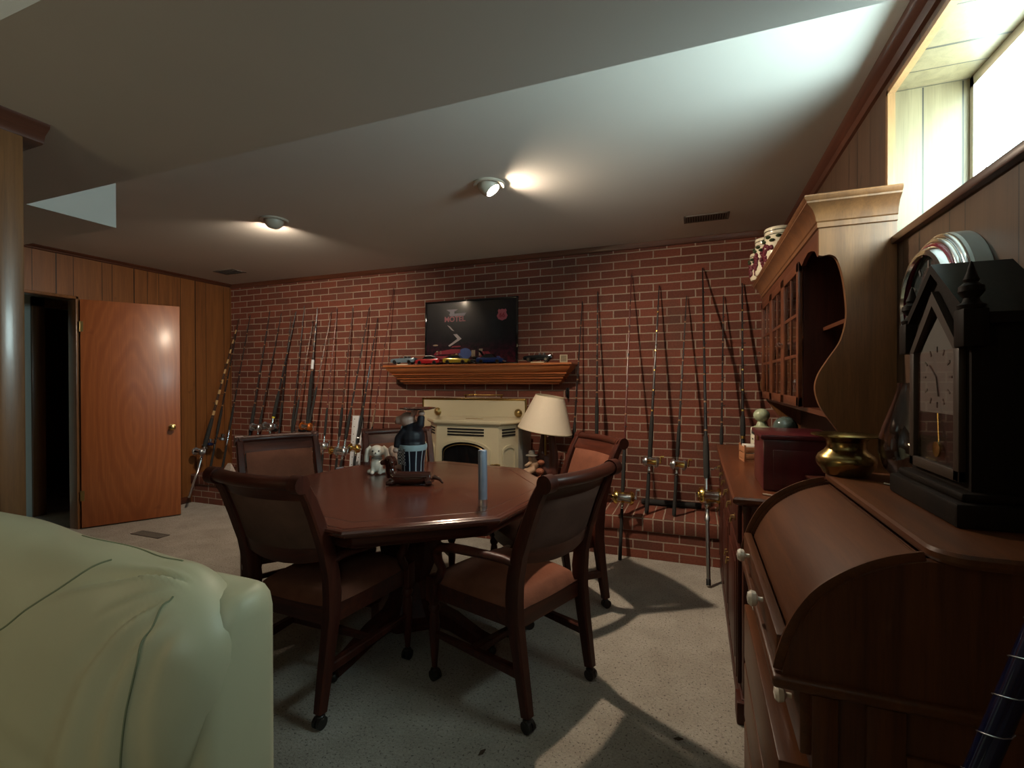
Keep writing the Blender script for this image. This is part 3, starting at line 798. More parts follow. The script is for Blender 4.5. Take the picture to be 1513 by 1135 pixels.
m = MB(); m.box(-.012, .012, -.008, 0, -.04, .05, .002); m.tube([(0, -.008, .04), (0, -.04, .045), (0, -.065, .02), (0, -.06, -.02), (0, -.035, -.03), (0, -.03, -.005)], .006, 10); m.build('hook', M['black'], t)

# ------------------------------------------------------------------- stove
t = thing('pellet_stove', 'cream enamel bay-front stove with arched glass door, standing on the hearth', 'stove', (-1.73, 3.62, .3065))
ZS = .306
m = MB(); m.box(-.66, .35, .30, .312, .06, .825, .002); m.build('surround_panel', M['cream'], t)
m = MB(); m.box(-.672, .362, .296, .318, .822, .840, .003); m.box(-.674, -.658, .296, .318, .05, .84, .003); m.box(.348, .364, .296, .318, .05, .84, .003); m.build('surround_edge', M['brass'], t)
m = MB(); m.tube([(-.255, .33, .870), (.135, .33, .870)], .006, 10); m.box(-.24, -.23, .325, .335, .30, .868); m.box(.11, .12, .325, .335, .30, .868); m.build('brass_rail', M['brass'], t)
for xx in (-.51, .288):
    m = MB(); m.lathe([(.036, 0), (.036, .006), (.026, .014), (.024, .018), (.012, .026), (.001, .028)], (xx, .300, .715), 24, Matrix.Rotation(PI/2, 4, 'X')); m.build('round_cover', M['brassdk'], t)
# body footprint (bay): back y=.29, front y=-.15
FP = [(-.45, .29), (-.45, .06), (-.28, -.13), (.28, -.13), (.37, .06), (.37, .29)]
def off(fp, g):
    cx, cy = -.02, .10; return [(cx+(x-cx)*(1+g), cy+(y-cy)*(1+g) if y < .28 else y) for x, y in fp]
m = MB(); m.loft([[(x, y, z) for x, y in off(FP, g)] for g, z in ((-.08, .0), (-.08, .05), (0, .06), (0, .60), (-.015, .615), (-.015, .64))]); m.build('body', M['cream'], t, ang=25)
m = MB(); m.loft([[(x, y, z) for x, y in off(FP, g)] for g, z in ((.02, .640), (.06, .650), (.07, .658), (.06, .672), (.04, .676))]); m.build('top_plate', M['cream'], t, ang=25)
m = MB(); m.box(-.10, .06, .05, .062, .676, .679); m.build('lid_slot', M['brassdk'], t)
m = MB(); m.box(.365, .41, .07, .29, .03, .60, .01); m.build('side_shroud', M['greymetal'], t)
def slots(mb, x0, y0, x1, y1, zs, th=.010, out=.002):
    d = Vector((x1-x0, y1-y0, 0)); L = d.length; n = Vector((d.y, -d.x, 0)).normalized()
    a = math.atan2(d.y, d.x)
    for z in zs:
        c = Vector(((x0+x1)/2, (y0+y1)/2, z))+n*out*.5
        mb.box(c.x-L/2, c.x+L/2, c.y-out, c.y+out, c.z-th/2, c.z+th/2, 0, rot=Matrix.Rotation(a, 3, 'Z'))
m = MB()
slots(m, -.176, -.130, .153, -.130, (.605, .582, .559), .013)
slots(m, -.430, .038, -.315, -.091, (.605, .582, .559), .013)
slots(m, .297, -.101, .358, .033, (.605, .582, .559), .013)
m.build('vent_slots', M['blackhole'], t)
# arched door in the front facet
def arch(w, z0, zs, rise, n=18): 
    return [(-w, z0), (w, z0), (w, zs)]+[(w*math.cos(PI*k/n), zs+rise*math.sin(PI*k/n)) for k in range(1, n)]+[(-w, zs)]
cx = -.016
m = MB(); A = arch(.228, .08, .43, .090); B = arch(.205, .10, .42, .082)
for (P, Q) in ((A, B),):
    va = [(cx+a, -.131, b) for a, b in P]; vb = [(cx+a, -.150, b) for a, b in P]; vc = [(cx+a, -.150, b) for a, b in Q]; vd = [(cx+a, -.136, b) for a, b in Q]
    m.loft([va, vb, vc, vd], cap=False)
dr = m.build('door', M['cream'], t, ang=30)
m = MB(); m.prism([(cx+a, b) for a, b in arch(.208, .10, .42, .084)], -.1335, -.138, 'y'); m.build('door_glass', M['blackgloss'], dr)
m = MB(); m.loft([[(cx+a, -.148, b) for a, b in arch(.184, .12, .405, .076)], [(cx+a, -.139, b) for a, b in arch(.192, .115, .41, .078)]], cap=False)
m.build('inner_bead', M['brassdk'], dr)
m = MB(); m.tube([(cx+.235, -.15, .33), (cx+.26, -.165, .332), (cx+.29, -.165, .338), (cx+.32, -.16, .336)], [.006, .007, .009, .007], 10); m.tube([(cx+.24, -.13, .33), (cx+.24, -.155, .33)], .007, 8); m.build('handle', M['brass'], dr)
# arched side panels on the angled facets
for (x0, y0, x1, y1) in ((-.442, .050, -.295, -.113), (.289, -.116, .363, .042)):
    d = Vector((x1-x0, y1-y0, 0)); a = math.atan2(d.y, d.x); L = d.length
    n = Vector((d.y, -d.x, 0)).normalized(); mm = Matrix.Translation(((x0+x1)/2+n.x*.001, (y0+y1)/2+n.y*.001, 0)) @ Matrix.Rotation(a, 4, 'Z')
    m = MB(); m.M = mm
    P = arch(L*.42, .10, .435, .045); Q = arch(L*.33, .12, .425, .035)
    m.loft([[(p, 0, q) for p, q in P], [(p, -.012, q) for p, q in P], [(p, -.012, q) for p, q in Q], [(p, -.003, q) for p, q in Q]], cap=False)
    m.prism(Q, -.001, -.004, 'y'); m.build('side_panel', M['cream'], t, ang=30)

# -------------------------------------------------------------------- lamp
t = thing('table_lamp', 'carved figure lamp with a tilted cream cone shade, standing beside the stove', 'lamp', (-1.125, 3.685, .3065), 0)
tilt = Matrix.Translation((-.005, 0, .60)) @ Matrix.Rotation(R(9), 4, 'Y')
m = MB(); m.M = tilt
m.lathe([(.220, 0), (.116, .275)], n=40, cap=False); m.lathe([(.217, 0.001), (.113, .274)], n=40, cap=False)
m.build('lamp_shade', M['shade'], t)
m = MB(); m.M = tilt
m.tube([(.219*math.cos(k*PI/16), .219*math.sin(k*PI/16), .001) for k in range(32)], .003, 6, closed=True); m.tube([(.115*math.cos(k*PI/16), .115*math.sin(k*PI/16), .275) for k in range(32)], .003, 6, closed=True); m.build('shade_rim', M['cream'], t)
m = MB(); m.tube([(0, 0, .36), (0, 0, .60), (.02, 0, .80)], .009, 10); m.lathe([(.02, .58), (.024, .60), (.02, .66), (.008, .67)], n=16); m.build('stem', M['brassdk'], t)
m = MB()
m.tube([(.02, 0, .006), (.01, 0, .12), (.0, .01, .26), (.0, .01, .40)], [.080, .08, .07, .04], 12)
m.tube([(.06, 0, .22), (.07, .0, .40), (.05, .0, .56)], [.045, .035, .028], 10); m.tube([(-.02, .03, .25), (-.04, .03, .42), (-.02, .02, .58)], [.035, .03, .022], 10)
remesh(m.build('carved_trunk', wood('lamp_trunk', (.05, .012, .008), (.11, .03, .018), 'z', .5), t), .01, 3)
m = MB()
m.sphere((-.085, -.09, .385), (.030, .028, .032)); m.sphere((-.075, -.07, .33), (.040, .035, .05)); m.tube([(-.07, -.08, .30), (-.13, -.12, .285), (-.165, -.14, .25)], [.025, .022, .016], 10)
m.tube([(-.06, -.10, .30), (-.10, -.15, .275), (-.13, -.17, .235)], [.024, .02, .015], 10); m.tube([(-.09, -.10, .35), (-.13, -.13, .325)], [.016, .012], 8)
remesh(m.build('seated_figure', M['rope'], t), .006, 3)
m = MB(); m.lathe([(.05, 0), (.048, .006), (.026, .010), (.024, .035), (.012, .042)], (-.085, -.09, .405), 18); m.build('hat', plain('hat_grey', (.20, .18, .15), .8), t)
m = MB(); m.sphere((-.01, -.12, .29), (.035, .03, .025)); m.sphere((.0, -.12, .36), (.03, .025, .02)); m.sphere((.0, -.13, .22), (.05, .035, .035)); remesh(m.build('carved_bird', M['rust'], t), .006, 3)
m = MB(); m.tube([(.05, -.10, .16), (.12, -.14, .22), (.18, -.15, .25)], [.02, .022, .018], 8); m.build('driftwood', M['rope'], t)

# ------------------------------------------------------------ fishing rods
RODS = [
 ('L1', (-4.951, 3.480, .045), (-4.958, 4.085, 2.035), .58, .90, .52, 'conv', 'silver', 'bamboo', 'bent', 'banded tan rod with a bent silver butt, leaning in the corner next to the door', 1.7),
 ('L2', (-5.010, 3.750, .312), (-4.974, 4.085, 1.981), .41, .70, .31, 'spin', 'blue', 'dark', '', 'dark rod with a blue-black reel, second from the panelled corner', 1.15),
 ('L3', (-4.890, 3.800, .312), (-4.782, 4.085, 2.073), .46, .73, .37, 'spin', 'silver', 'dark', '', 'dark slim rod with a silver spinning reel, third from the corner', 1.0),
 ('L4', (-4.564, 3.800, .312), (-4.482, 4.085, 2.103), .44, .73, .36, 'conv', 'black', 'dark', '', 'dark rod with a fat black grip, rising behind the chair nearest the door', 1.5),
 ('L5', (-4.469, 3.800, .312), (-4.312, 4.085, 2.071), .50, .70, .50, 'conv', 'silver', 'dark', '', 'black rod with a silver ferrule, fifth from the panelled corner', 1.05),
 ('L6', (-4.308, 3.800, .312), (-4.102, 4.085, 2.075), .62, .88, .52, 'conv', 'silver', 'thick', 'yellow', 'thick black rod with a yellow band above its reel', 1.5),
 ('L7', (-4.280, 3.950, .312), (-4.175,4.085,2.019), 0.53, 0.74, 0.48, 'spin', 'black', 'dark', '', 'thin upright rod with a big black reel, just right of the yellow banded rod', 1.0),
 ('L8', (-4.080, 3.930, .312), (-3.983,4.085,2.135), 0.46, 0.71, 0.37, 'conv', 'black', 'dark', '', 'upright dark rod with the highest tip among those behind the door-side chair', 1.0),
 ('L9', (-3.922, 3.740, .312), (-3.862,4.085,1.967), 0.48, 0.82, 0.36, 'spin', 'silver', 'brown', '', 'short brown rod leaning right, crossing its upright neighbour', 1.0),
 ('L10', (-3.837, 3.900, .312), (-3.805,4.085,2.102), 0.52, 1.08, 0.49, 'spin', 'black', 'thick', 'white', 'thick dark rod with a white band and a very long black grip', 1.5),
 ('L11', (-3.702, 3.700, .312), (-3.614,4.085,2.048), 0.48, 0.96, 0.54, 'conv', 'orange', 'brown', '', 'brown rod with an orange reel above the chair back corner', 1.0),
 ('L12', (-3.516, 3.800, .312), (-3.542, 4.085, 2.080), .44, .73, .34, 'conv', 'silver', 'red', '', 'slim upright rod with a silver reel, left of the white board', 1.0),
 ('L13', (-3.423, 3.900, .312), (-3.335,4.085,2.075), 0.43, 0.73, 0.29, 'conv', 'gold', 'brown', '', 'upright rod with a gold reel whose grip crosses the left edge of the white board', 1.25),
 ('L14', (-3.240, 3.730, .312), (-3.128,4.085,2.063), 0.43, 0.72, 0.31, 'conv', 'silver', 'dark', '', 'slanting rod whose black grip lies over the white board', 1.25),
 ('L15', (-3.197, 3.880, .312), (-3.028,4.085,1.947), 0.38, 0.71, 0.33, 'conv', 'gold', 'dark', '', 'slanting rod with the gold reel nearest the white puppy', 1.25),
 ('L16', (-3.028, 3.850, .312), (-2.831, 4.085, 2.243), .55, .74, .46, 'spin', 'black', 'red', 'corkgrip', 'thin red-brown rod with a cork grip, tallest of the left-hand group', .8),
 ('R1', (-.945, 3.750, .312), (-.913, 4.085, 1.988), .42, .67, .35, 'spin', 'silver', 'dark', '', 'dark rod with a chrome reel beside the lamp shade', 1.15),
 ('R2', (-.741, 3.800, .312), (-.781, 4.085, 2.062), .55, .87, .30, 'spin', 'black', 'dark', '', 'black rod rising directly behind the lit armchair', 1.2),
 ('R3', (-.511, 3.490, .010), (-.499, 4.085, 2.192), .48, .81, .44, 'conv', 'biggold', 'red', 'longbutt', 'thin red rod with a large gold reel and long black butt reaching the carpet', 1.15),
 ('R4', (-.343, 3.690, .312), (-.278, 4.085, 2.072), .40, .74, .38, 'conv', 'silvergold', 'thick', 'goldband', 'thick rod with silver and gold reel, left of the pair standing on the hearth', 1.35),
 ('R5', (-.150, 3.690, .312), (-.069, 4.085, 1.978), .43, .67, .37, 'conv', 'silvergold', 'dark', '', 'slim rod with silver and gold reel, right of the pair standing on the hearth', 1.2),
 ('R6', (.074, 3.250, .012), (.050, 4.085, 2.189), .67, .97, .55, 'conv', 'biggold', 'thick', 'chromebutt', 'tall heavy rod with a long chrome butt on the carpet beside the buffet', 1.6),
 ('R7', (.166, 3.800, .312), (.201, 4.085, 1.960), .52, .65, .36, 'spin', 'black', 'dark', '', 'short dark rod behind the far end of the buffet, left of two', 1.1),
 ('R8', (.316, 3.800, .312), (.333, 4.085, 2.048), .58, .74, .37, 'spin', 'black', 'dark', 'goldband', 'dark rod with a fat grip next to the hutch, rightmost on the brick wall', 1.5),
]
BL = {'dark': plain('rod_dark', (.020, .012, .012), .35, coat=.15), 'brown': plain('rod_brown', (.07, .022, .012), .35, coat=.15),
      'red': plain('rod_red', (.10, .014, .010), .35, coat=.15), 'thick': plain('rod_black', (.012, .010, .012), .3, coat=.2),
      'bamboo': plain('rod_wrapped', (.05, .022, .012), .35, coat=.15)}
TAN = plain('tan_wrap', (.48, .30, .13), .4)
RC = {'gold': (M['gold'], M['silver']), 'silver': (M['silver'], M['chrome']), 'blue': (plain('reel_blue', (.02, .03, .10), .15, .6), M['chrome']),
      'black': (M['blackgloss'], M['black']), 'orange': (plain('reel_orange', (.45, .12, .02), .25, .5), M['chrome']),
      'biggold': (M['gold'], M['silver']), 'silvergold': (M['silver'], M['gold'])}
YEL = plain('yellow_band', (.62, .50, .04), .4)
def rod(code, B, T, hb, ht, rp, rtype, rcol, bl, extra, label, thick):
    B = Vector(B); T = Vector(T); d = T-B; L = d.length; z = d.normalized()
    tc = Vector((.25, -1, 0)); y = tc-z*tc.dot(z); y.normalize(); x = y.cross(z)
    rm = Matrix.Translation(B) @ Matrix((x, y, z)).transposed().to_4x4()
    t = thing('fishing_rod', label, 'fishing rod', rotm=rm, group='fishing rods against the brick wall, left group' if code[0] == 'L' else 'fishing rods against the brick wall, right group')
    k = thick; rb = .0078*k; rt = .0034*max(1, k*.8)
    m = MB(); m.tube([(0, 0, ht-.02), (0, 0, ht+(L-ht)*.4), (0, 0, ht+(L-ht)*.8), (0, 0, L)], [rb, rb*.72, (rb+rt)*.42, rt], 8)
    nb = 9 if bl == 'bamboo' else 6
    for i in range(nb):
        q = ht+.03+(L-ht-.1)*i/nb; rr = rb+(rt-rb)*(q-ht)/(L-ht)
        ln = .05 if bl == 'bamboo' else .012
        m.mi = 1; m.tube([(0, 0, q), (0, 0, q+ln)], rr+.0010, 8)
    blank = m.build('blank', [BL[bl], TAN if bl == 'bamboo' else (M['gold'] if 'gold' in extra else M['wrap'])], t)
    conv = rtype == 'conv'; s = 1 if conv else -1   # guides/reels on the room side
    for i in range(6):
        q = ht+.16+(L-ht-.19)*(i/5)**.85; gr = .011*(1-.55*i/5)*(1 if conv else 1.3)*min(1.3, k)
        rr = rb+(rt-rb)*(q-ht)/(L-ht)
        m = MB(); c = Vector((0, rr+gr+.004, q))
        m.tube([(c.x+gr*math.cos(a*PI/6), c.y+gr*math.sin(a*PI/6), c.z) for a in range(12)], .0016, 5, closed=True)
        m.tube([(0, rr*.8, q-.014), (0, c.y-gr, q)], .0014, 5); m.tube([(0, rr*.8, q+.014), (0, c.y-gr, q)], .0014, 5)
        m.build('line_guide', M['black'], t)
    gm = M['cork'] if extra == 'corkgrip' else M['foam']
    m = MB(); g = .0115*k
    m.lathe([(g*.6, ht), (g*.85, ht-.012), (g*1.05, ht-.07), (g*1.1, (ht+hb)/2), (g*1.05, hb+.02), (g*.8, hb)], n=14); m.build('fore_grip', gm, t)
    m = MB(); m.lathe([(g*.62, hb+.004), (g*.72, hb-.01), (g*.72, rp-.055), (g*.9, rp-.06), (g*.9, rp-.075), (g*.7, rp-.08)], n=12); m.build('reel_seat', M['chrome'] if rcol in ('silver', 'silvergold', 'gold', 'biggold') else M['black'], t)
    zb = 0.0
    if extra == 'chromebutt' :
        m = MB(); m.lathe([(.011, .02), (.0125, .03), (.0125, rp-.16), (.017, rp-.155), (.017, rp-.13), (.012, rp-.12), (.012, rp-.08)], n=14); m.lathe([(.019, rp-.06), (.019, rp-.045)], n=14); m.build('butt', M['silver'], t)
        m = MB(); m.lathe([(.015, 0), (.015, .035), (.012, .04)], n=12); m.build('butt_cap', M['black'], t)
    elif extra == 'bent':
        m = MB(); m.tube([(0, .0, rp-.08), (0, 0, .31), (-.015, .03, .25), (-.10, .15, .05)], [.013, .012, .012, .011], 12); m.build('butt', M['silver'], t)
    else:
        m = MB(); m.lathe([(g*.8, 0), (g, .006), (g*1.0, .05), (g*.85, rp-.10), (g*.7, rp-.078)], n=12); m.build('rear_grip', gm, t)
    if extra == 'yellow' or extra == 'goldband' or extra == 'white':
        zz = hb-.012 if extra != 'white' else ht+.05
        m = MB(); m.lathe([(g*.9 if extra != 'white' else rb*1.3, zz), (g*.9 if extra != 'white' else rb*1.3, zz+(.022 if extra != 'white' else .10))], n=12); m.build('band', {'yellow': YEL, 'goldband': M['gold'], 'white': M['whitep']}[extra], t)
    c1, c2 = RC[rcol]; sc = {'biggold': 1.8, 'silvergold': 1.35}.get(rcol, 1.2 if code[0] == 'R' else 1.45)
    if code in ('L7', 'L2'): sc = 1.35
    oy = (g+.030*sc)
    if conv:
        w = .030*sc; r = .029*sc
        m = MB(); X = Matrix.Rotation(PI/2, 4, 'Y')
        m.lathe([(r*.55, -w*.85), (r*.5, -w*.7), (r*.42, 0), (r*.5, w*.7), (r*.55, w*.85)], (0, oy, rp), 20, X)
        rl = m.build('reel', c2 if rcol != 'gold' else M['gold'], t)
        m = MB()
        for q in (-1, 1):
            m.lathe([(r*.3, q*(w+.012*sc)), (r*.8, q*(w+.009*sc)), (r, q*(w+.002)), (r, q*(w-.006))], (0, oy, rp), 24, X)
        for a in (0.6, 2.2, 3.9, 5.4): m.tube([(-w, oy+r*.88*math.cos(a), rp+r*.88*math.sin(a)), (w, oy+r*.88*math.cos(a), rp+r*.88*math.sin(a))], .0025, 6)
        m.box(-.010, .010, g*.5, oy-r*.8, rp-.035, rp+.035, .003)
        m.build('side_plates', c1, rl)
        m = MB(); hx = -(w+.014*sc)
        m.tube([(hx, oy, rp), (hx-.012, oy, rp)], .006, 8); m.tube([(hx-.010, oy, rp-.008), (hx-.012, oy, rp+.034*sc)], [(.003, .006)]*2, 6); m.tube([(hx-.010, oy, rp+.034*sc), (hx-.032, oy, rp+.034*sc)], [.006, .009], 10)
        m.build('crank_handle', c2 if rcol != 'black' else M['silver'], rl)
        m = MB(); m.lathe([(.010*sc, w+.010*sc), (.012*sc, w+.016*sc), (.004, w+.020*sc)], (0, oy, rp), 14, X); m.build('star_drag', M['chrome'], rl)
    else:
        m = MB(); yy = g+.052*sc
        m.tube([(0, g*.6, rp), (0, yy-.01, rp-.008)], [(.007, .012), (.006, .009)], 8); m.lathe([(.018*sc, -.018), (.026*sc, -.010), (.026*sc, .012), (.015*sc, .016)], (0, yy, rp-.012), 20)
        rl = m.build('reel', c1, t)
        m = MB(); m.lathe([(.020*sc, 0), (.015*sc, .004), (.015*sc, .024), (.021*sc, .028), (.021*sc, .034), (.012*sc, .038)], (0, yy, rp+.008), 20); m.build('spool', c2 if rcol != 'black' else M['silver'], rl)
        m = MB(); m.tube([(.020*sc, yy, rp-.01), (.052*sc, yy, rp-.012), (.056*sc, yy-.02, rp-.03), (.075*sc, yy-.02, rp-.03)], [.004, .0035, .0035, .007], 8); m.build('crank_handle', M['silver'], rl)
        m = MB(); m.tube([(-.026*sc, yy, rp+.0), (-.028*sc, yy+.02*sc, rp+.03), (0, yy+.034*sc, rp+.036), (.028*sc, yy+.02*sc, rp+.03), (.026*sc, yy, rp)], .0016, 6); m.build('bail', M['chrome'], rl)
    return t
for r_ in RODS: rod(*r_)
t = thing('measuring_board', 'white perforated plastic board standing behind the grips of the left-hand rods', 'board', rotm=Matrix.Translation((-3.27, 4.01, .3075)) @ Matrix.Rotation(R(-6), 4, 'X'))
m = MB(); m.box(-.062, .062, -.003, .003, 0, .64, .001); m.box(-.062, -.056, -.012, -.003, 0, .64); m.box(.056, .062, -.012, -.003, 0, .64); m.build('board', M['whitep'], t)
m = MB()
for k in range(8):
    for s in (-1, 1): m.tube([(s*.04, -.0032, .06+k*.078), (s*.04, -.0045, .06+k*.078)], .005, 10)
m.build('holes', M['blackhole'], t)
t = thing('reflection_tube', 'tube standing in for a blue and silver striped reflection on the hearth below the white board', 'tube', (-3.20, 3.72, .3075))
m = MB(); m.lathe([(.034, 0), (.036, .004), (.036, .16), (.034, .165)], n=24)
_t = NT('blue_reflection'); _c = _t.coord(); _s = _t.add('ShaderNodeSeparateXYZ'); _t.link(_c, _s.inputs[0])  # blue stripes are a reflection, painted onto an added tube
_f = _t.math('FRACT', _t.math('MULTIPLY', _t.math('ARCTAN2', _s.outputs[1], _s.outputs[0]), 1.9))
m.build('tube', _t.set(.3, .3, .5, 0, _t.ramp(_f, [(0, (.02, .04, .12)), (.55, (.45, .55, .68))], 'CONSTANT')), t)
t = thing('padded_tube', 'long black padded tube lying on the hearth behind the right-hand reels', 'tube', (-.17, 3.975, .331))
m = MB(); m.tube([(-.24, 0, 0), (-.23, 0, 0), (.20, 0, 0), (.21, 0, 0)], [.018, .024, .024, .018], 20); m.build('sleeve', M['foam'], t)
t = thing('shell_bag', 'small clear bag with tackle between the door-side chair and the corner reels', 'bag', (-4.60, 3.66, .3065)); t.scale = (.8, .8, .8)
m = MB(); m.loft([[(-.06, -.04, 0), (.06, -.04, 0), (.06, .04, 0), (-.06, .04, 0)], [(-.065, -.045, .05), (.065, -.045, .05), (.065, .045, .05), (-.065, .045, .05)], [(-.05, -.02, .12), (.05, -.02, .12), (.05, .02, .12), (-.05, .02, .12)], [(-.02, -.005, .17), (.03, -.005, .17), (.03, .005, .17), (-.02, .005, .17)]]); m.build('bag', plain('bag_film', (.45, .38, .33), .25, var=.5, nscale=60), t)

# ------------------------------------------------------- buffet and hutch
BX, BY0, BY1, BZ = .147, 2.0, 3.59, .86
t = thing('buffet_cabinet', 'long dark wooden buffet cabinet under the wall hutch', 'cabinet', (0, 0, 0))
m = MB(); m.box(BX+.02, XR-.003, BY0+.012, BY1-.01, .09, .83, .003); m.build('body', M['cherry'], t)
m = MB(); m.loft([[(BX-.017+g, BY0-.015+g, z), (XR-.003, BY0-.015+g, z), (XR-.003, BY1, z), (BX-.017+g, BY1, z)] for g, z in ((.02, .826), (.006, .834), (0, .840), (0, .852), (.006, .86))]); m.build('top', M['mapley'], t, ang=25)
m = MB(); m.box(BX+.006, XR-.003, BY0, BY1-.008, .0, .07, .004); m.box(BX-.004, BX+.07, BY0-.012, BY0+.08, 0, .085, .006); m.box(BX+.012, XR-.003, BY0+.004, BY1-.01, .07, .09, .006); m.build('plinth', M['cherry'], t)
m = MB(); m.box(BX+.018, BX+.05, BY0+.006, BY0+.05, .09, .826, .01); m.box(BX+.04, XR-.05, BY0+.006, BY0+.012, .15, .76, .002); m.build('end_panel', M['cherry'], t)
def pull(par, y, z, x):
    m = MB(); m.box(x-.003, x, y-.02, y+.02, z-.01, z+.012, .001)
    m.tube([(x-.003, y-.02, z+.002), (x-.014, y-.022, z), (x-.018, y-.014, z-.018), (x-.019, y, z-.022), (x-.018, y+.014, z-.018), (x-.014, y+.022, z), (x-.003, y+.02, z+.002)], .003, 8)
    m.build('pull', M['brassdk'], par)
wy = (BY1-BY0-.10)/3
for i in range(3):
    y0 = BY0+.06+i*wy
    for (z0, z1, nm) in ((.66, .81, 'drawer'), (.11, .64, 'door')):
        m = MB(); m.box(BX+.004, BX+.02, y0+.008, y0+wy-.008, z0, z1, .005)
        if nm == 'door':
            m.box(BX-.002, BX+.006, y0+.07, y0+wy-.07, z0+.07, z1-.07, .005)
            m.box(BX+.000, BX+.006, y0+.02, y0+.05, z0+.02, z1-.02, .002); m.box(BX+.000, BX+.006, y0+wy-.05, y0+wy-.02, z0+.02, z1-.02, .002)
        o = m.build(nm, M['cherry'], t)
        if nm == 'drawer':
            for q in (.25, .75): pull(o, y0+wy*q, .735, BX+.004)
        else: pull(o, y0+wy*(.88 if i != 1 else .12), .45, BX+.004)

t = thing('wall_hutch', 'wooden hutch with glass doors and a curved scalloped end panel, standing over the buffet', 'hutch', (0, 0, 0))
HX = .411
def smooth(pts, n=6):
    out = []
    P = [pts[0]]+pts+[pts[-1]]
    for i in range(1, len(P)-2):
        a, b, c, d = [Vector((*p, 0)) for p in P[i-1:i+3]]
        for k in range(n):
            q = k/n
            v = .5*((2*b)+(-a+c)*q+(2*a-5*b+4*c-d)*q*q+(-a+3*b-3*c+d)*q**3); out.append((v.x, v.y))
    out.append(pts[-1]); return out
edge = [(HX, 1.85), (HX, 1.747), (.424, 1.744)]+smooth([(.432, 1.746), (.450, 1.745), (.467, 1.728), (.483, 1.67), (.492, 1.60), (.495, 1.52), (.478, 1.44), (.440, 1.375), (.410, 1.32), (.400, 1.27), (.412, 1.215), (.436, 1.17), (.474, 1.113), (.520, 1.05), (.545, .98), (.552, .862)], 5)
poly = edge+[(XR-.003, .862), (XR-.003, 1.85)]
for y0 in (2.0, 3.562):
    m = MB(); m.prism(poly, y0, y0+.022, 'y'); m.build('end_panel', M['maple'], t, ang=30)
m = MB(); m.box(HX+.01, XR-.003, 2.022, 3.562, 1.835, 1.85); m.box(HX+.03, XR-.003, 2.022, 3.562, 1.165, 1.185); m.build('case', M['mapley'], t)
m = MB(); m.box(XR-.012, XR-.003, 2.022, 3.562, .862, 1.835); m.build('back', plain('hutch_back', (.03, .012, .007), .5), t)
m = MB(); m.box(HX+.015, XR-.012, 2.34, 2.355, 1.185, 1.835); m.build('divider', M['cherry'], t)
m = MB(); m.box(HX+.085, XR-.012, 2.022, 2.34, 1.505, 1.52); m.build('shelf', M['mapley'], t)
m = MB(); m.box(HX+.07, XR-.012, 2.355, 3.56, 1.50, 1.512); m.build('shelf', M['mapley'], t)
m = MB(); m.prism([(2.022, 1.845), (2.34, 1.845), (2.34, 1.80), (2.30, 1.775), (2.25, 1.79), (2.18, 1.80), (2.11, 1.79), (2.06, 1.775), (2.022, 1.745)], HX, HX+.015, 'x'); m.build('valance', M['mapley'], t)
m = MB(); m.box(HX, HX+.012, 2.34, 3.575, 1.805, 1.845); m.build('frieze', M['mapley'], t)
for i in range(3):
    y0 = 2.342+i*.406; y1 = y0+.402; z0, z1 = 1.187, 1.803
    m = MB(); x0, x1 = HX-.006, HX+.012; b = .042
    m.box(x0, x1, y0, y0+b, z0, z1, .003); m.box(x0, x1, y1-b, y1, z0, z1, .003); m.box(x0, x1, y0, y1, z0, z0+b, .003); m.box(x0, x1, y0, y1, z1-b, z1, .003)
    ym = (y0+y1)/2; m.box(x0+.004, x1-.004, ym-.008, ym+.008, z0+b, z1-b, .002)
    for k in (1, 2): zz = z0+b+(z1-z0-2*b)*k/3; m.box(x0+.004, x1-.004, y0+b, y1-b, zz-.008, zz+.008, .002)
    o = m.build('door', M['mapley'], t)
    m = MB(); m.box(HX+.002, HX+.004, y0+b, y1-b, z0+b, z1-b); m.build('glass_panes', M['glassthin'], o)
    m = MB(); kx = (y1-.02) if i != 1 else y0+.02
    m.lathe([(.004, 0), (.004, .008), (.011, .014), (.011, .02), (.004, .024)], (x0, kx, 1.48), 14, Matrix.Rotation(-PI/2, 4, 'Y')); m.build('knob', M['chrome'], o)
m = MB()
m.loft([[(HX-o, 2.0-o, z), (XR-.003+0*o, 2.0-o, z), (XR-.003, 3.584+o, z), (HX-o, 3.584+o, z)] for o, z in ((.0, 1.842), (.006, 1.845), (.006, 1.862), (.010, 1.866), (.014, 1.885), (.024, 1.905), (.040, 1.920), (.046, 1.924), (.046, 1.930), (.052, 1.936), (.055, 1.944), (.052, 1.950))])
m.build('crown', M['maple'], t, ang=25)
HZ = 1.9505
# glassware in the hutch
for i, (y, x, hh) in enumerate([(2.46, .50, .11), (2.56, .53, .13), (3.02, .51, .10)]):
    t = thing('glass_jar', ['clear glass jar behind the nearest hutch door', 'taller clear glass behind the nearest hutch door', 'clear glass jar behind the middle hutch door'][i], 'glassware', (x, y, 1.1855), 0, 'glassware in the hutch')
    m = MB(); m.lathe([(.022, 0), (.030, .01), (.032, hh*.6), (.020, hh*.8), (.018, hh)], n=20, cap=False); m.build('jar', M['vaseglass'], t)
    m = MB(); m.lathe([(.019, hh), (.020, hh+.006), (.008, hh+.010), (.007, hh+.018), (.001, hh+.02)], n=16); m.build('stopper', M['silver'], t)

